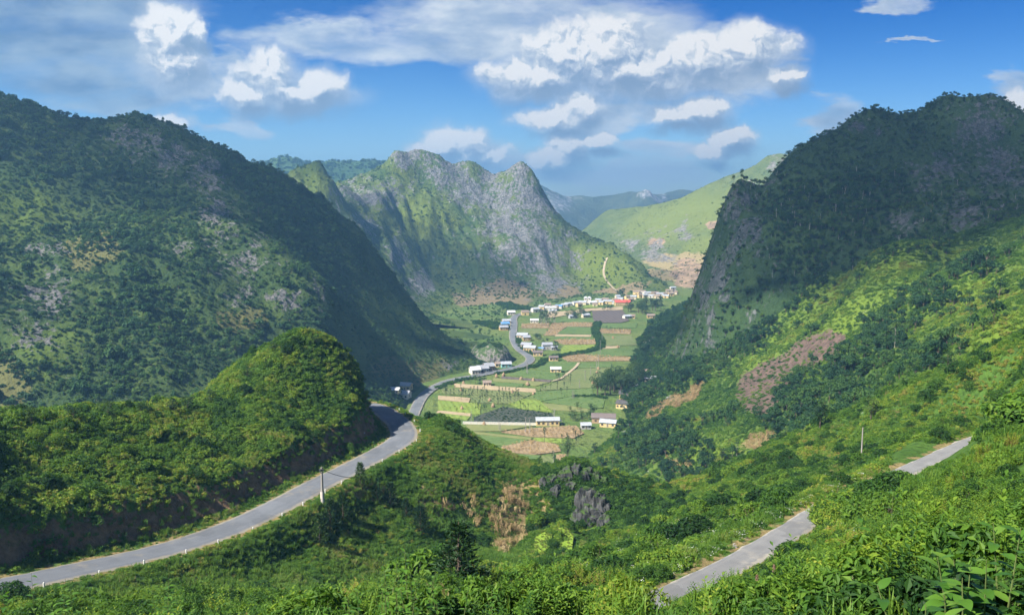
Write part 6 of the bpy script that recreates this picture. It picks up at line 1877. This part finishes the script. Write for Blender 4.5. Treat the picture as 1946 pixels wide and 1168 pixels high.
# reeds and plume grass
def reed(loc, h, n, label, plume=False):
    t = thing('reed_grass', label, 'grass', loc)
    for k in range(n):
        a = R5.uniform(0, 6.28); L_ = h * R5.uniform(0.7, 1.1); bend = R5.uniform(0.25, 0.7)
        V = []; F = []
        for i in range(9):
            s_ = i / 8; w_ = 0.014 * (1 - s_) + 0.002
            c = np.array([math.cos(a) * bend * L_ * s_ * s_, math.sin(a) * bend * L_ * s_ * s_, L_ * (s_ - 0.35 * s_ ** 3)])
            sd = np.array([-math.sin(a), math.cos(a), 0]) * w_
            V += [c - sd, c + sd]
        for i in range(8): F.append((2 * i, 2 * i + 1, 2 * i + 3, 2 * i + 2))
        part('blade', mesh('blade', V, F, L_broad, True), t)
    if plume:
        V, F = leaves(160, [(0, 0, h * 1.0, 0.06, 4.0)], 0.07, asp=0.25, rs=rs)
        me = mesh('plume', V, F, solid_mat('plume_brown', (0.24, 0.15, 0.11)))
        part('plume', me, t)
        part('stalk', mesh('stalk', *tube((0, 0, -0.2), (0, 0, h), 0.012, 0.006, 5), M_stem), t)
    return t
for u_, v_, d_, h_, n_, pl, l in [(1770, 1080, 13, 1.1, 7, False, 'arching pale reed left of the broad-leaved corner plants'), (1690, 1105, 14, 0.9, 4, False, 'upright reed stem among shrubs below the track'), (1900, 900, 20, 1.6, 5, False, 'tall reed near the right edge'),
                                (1472, 1055, 36, 1.5, 3, True, 'brown-plumed grass beside the narrow track'), (1440, 1062, 36, 1.1, 3, True, 'smaller plumed grass left of the brown-plumed one'), (1530, 1130, 18, 0.8, 5, False, 'short reeds at the bottom edge below the track')]:
    c = P(u_, v_, d_); g = ground(c[0], c[1])
    reed((c[0], c[1], max(g, c[2] - 0.6) if c[2] - g < 2 else g), h_, n_, l, pl)

# ------------------------------------------------------------------ air, and unseen clouds set to cast shade
hz, t, out = mat('haze_air')
pv = t.new('ShaderNodeVolumePrincipled')
pv.inputs['Color'].default_value = (0.30, 0.64, 1.0, 1)
pv.inputs['Density'].default_value = 0.00025
pv.inputs['Anisotropy'].default_value = 0.35
t.put(out.inputs['Volume'], pv.outputs[0])
hx0, hx1, hy0, hy1, hz0, hz1 = -3650, 3650, -550, 6450, -16, 330
hb = plain_mesh('haze', [(hx0,hy0,hz0),(hx1,hy0,hz0),(hx1,hy1,hz0),(hx0,hy1,hz0),(hx0,hy0,hz1),(hx1,hy0,hz1),(hx1,hy1,hz1),(hx0,hy1,hz1)],
    [(3,2,1,0),(4,5,6,7),(0,1,5,4),(1,2,6,5),(2,3,7,6),(3,0,4,7)], hz)
hb["kind"] = "stuff"; hb["label"] = "thin pale blue haze filling the valley air"; hb["category"] = "haze"

cl, t, out = mat('cloud_vapour')
cv = t.new('ShaderNodeVolumePrincipled')
cv.inputs['Color'].default_value = (1, 1, 1, 1)
cv.inputs['Density'].default_value = 0.011
cv.inputs['Anisotropy'].default_value = 0.4
t.put(out.inputs['Volume'], cv.outputs[0])
cl2 = cl.copy(); cl2.name = 'thin_cloud_vapour'
for n_ in cl2.node_tree.nodes:
    if n_.type == 'PRINCIPLED_VOLUME': n_.inputs['Density'].default_value = 0.0065
def shade_cloud(at, rx, ry, rz, alt, seed, rot=0.0, m=None):
    """a cumulus up in the sun's path, its shadow falls round the point at"""
    kk = (alt - at[2]) / SUN.z
    c = Vector(at) + SUN * kk
    n1, n2 = 40, 20
    V = []; F = []
    for j in range(n2 + 1):
        th = math.pi * j / n2
        for i in range(n1):
            ph = 2 * math.pi * i / n1
            d = np.array([math.sin(th) * math.cos(ph), math.sin(th) * math.sin(ph), math.cos(th)])
            k = 1 + 0.30 * float(gnoise(np.array([d[0] * 2.1 + seed]), np.array([d[1] * 2.1 + d[2] * 1.7]))[0]) * 1.6 + 0.22 * float(gnoise(np.array([d[0] * 5 + seed]), np.array([d[1] * 5 - d[2] * 4]))[0])
            q = d * k * np.array([rx, ry, rz * (1.0 if d[2] > 0 else 0.35)])
            V.append((c.x + q[0] * math.cos(rot) - q[1] * math.sin(rot), c.y + q[0] * math.sin(rot) + q[1] * math.cos(rot), c.z + q[2]))
    for j in range(n2):
        for i in range(n1):
            F.append((j * n1 + i, (j + 1) * n1 + i, (j + 1) * n1 + (i + 1) % n1, j * n1 + (i + 1) % n1))
    ob = plain_mesh('cloud', V, F, m or cl, smooth=True)
    ob["kind"] = "stuff"; ob["label"] = "unseen cumulus cloud set above the valley for its shadow"; ob["category"] = "cloud"
    return ob
shade_cloud((350, 720, 70), 270, 230, 90, 900, 3.1)
shade_cloud((-120, 1290, 60), 130, 100, 40, 900, 7.7)  # added out of view to darken the slope right of the spur
shade_cloud((140, 1470, 90), 80, 90, 40, 900, 5.7)  # added out of view to shade the middle mountain's right flank
shade_cloud((-370, 700, 190), 190, 110, 70, 900, 12.3, m=cl2)  # added out of view to darken the top of the left mountain
shade_cloud((-190, 760, 90), 70, 110, 50, 900, 15.3, m=cl2)  # added out of view to darken the left mountain's right flank
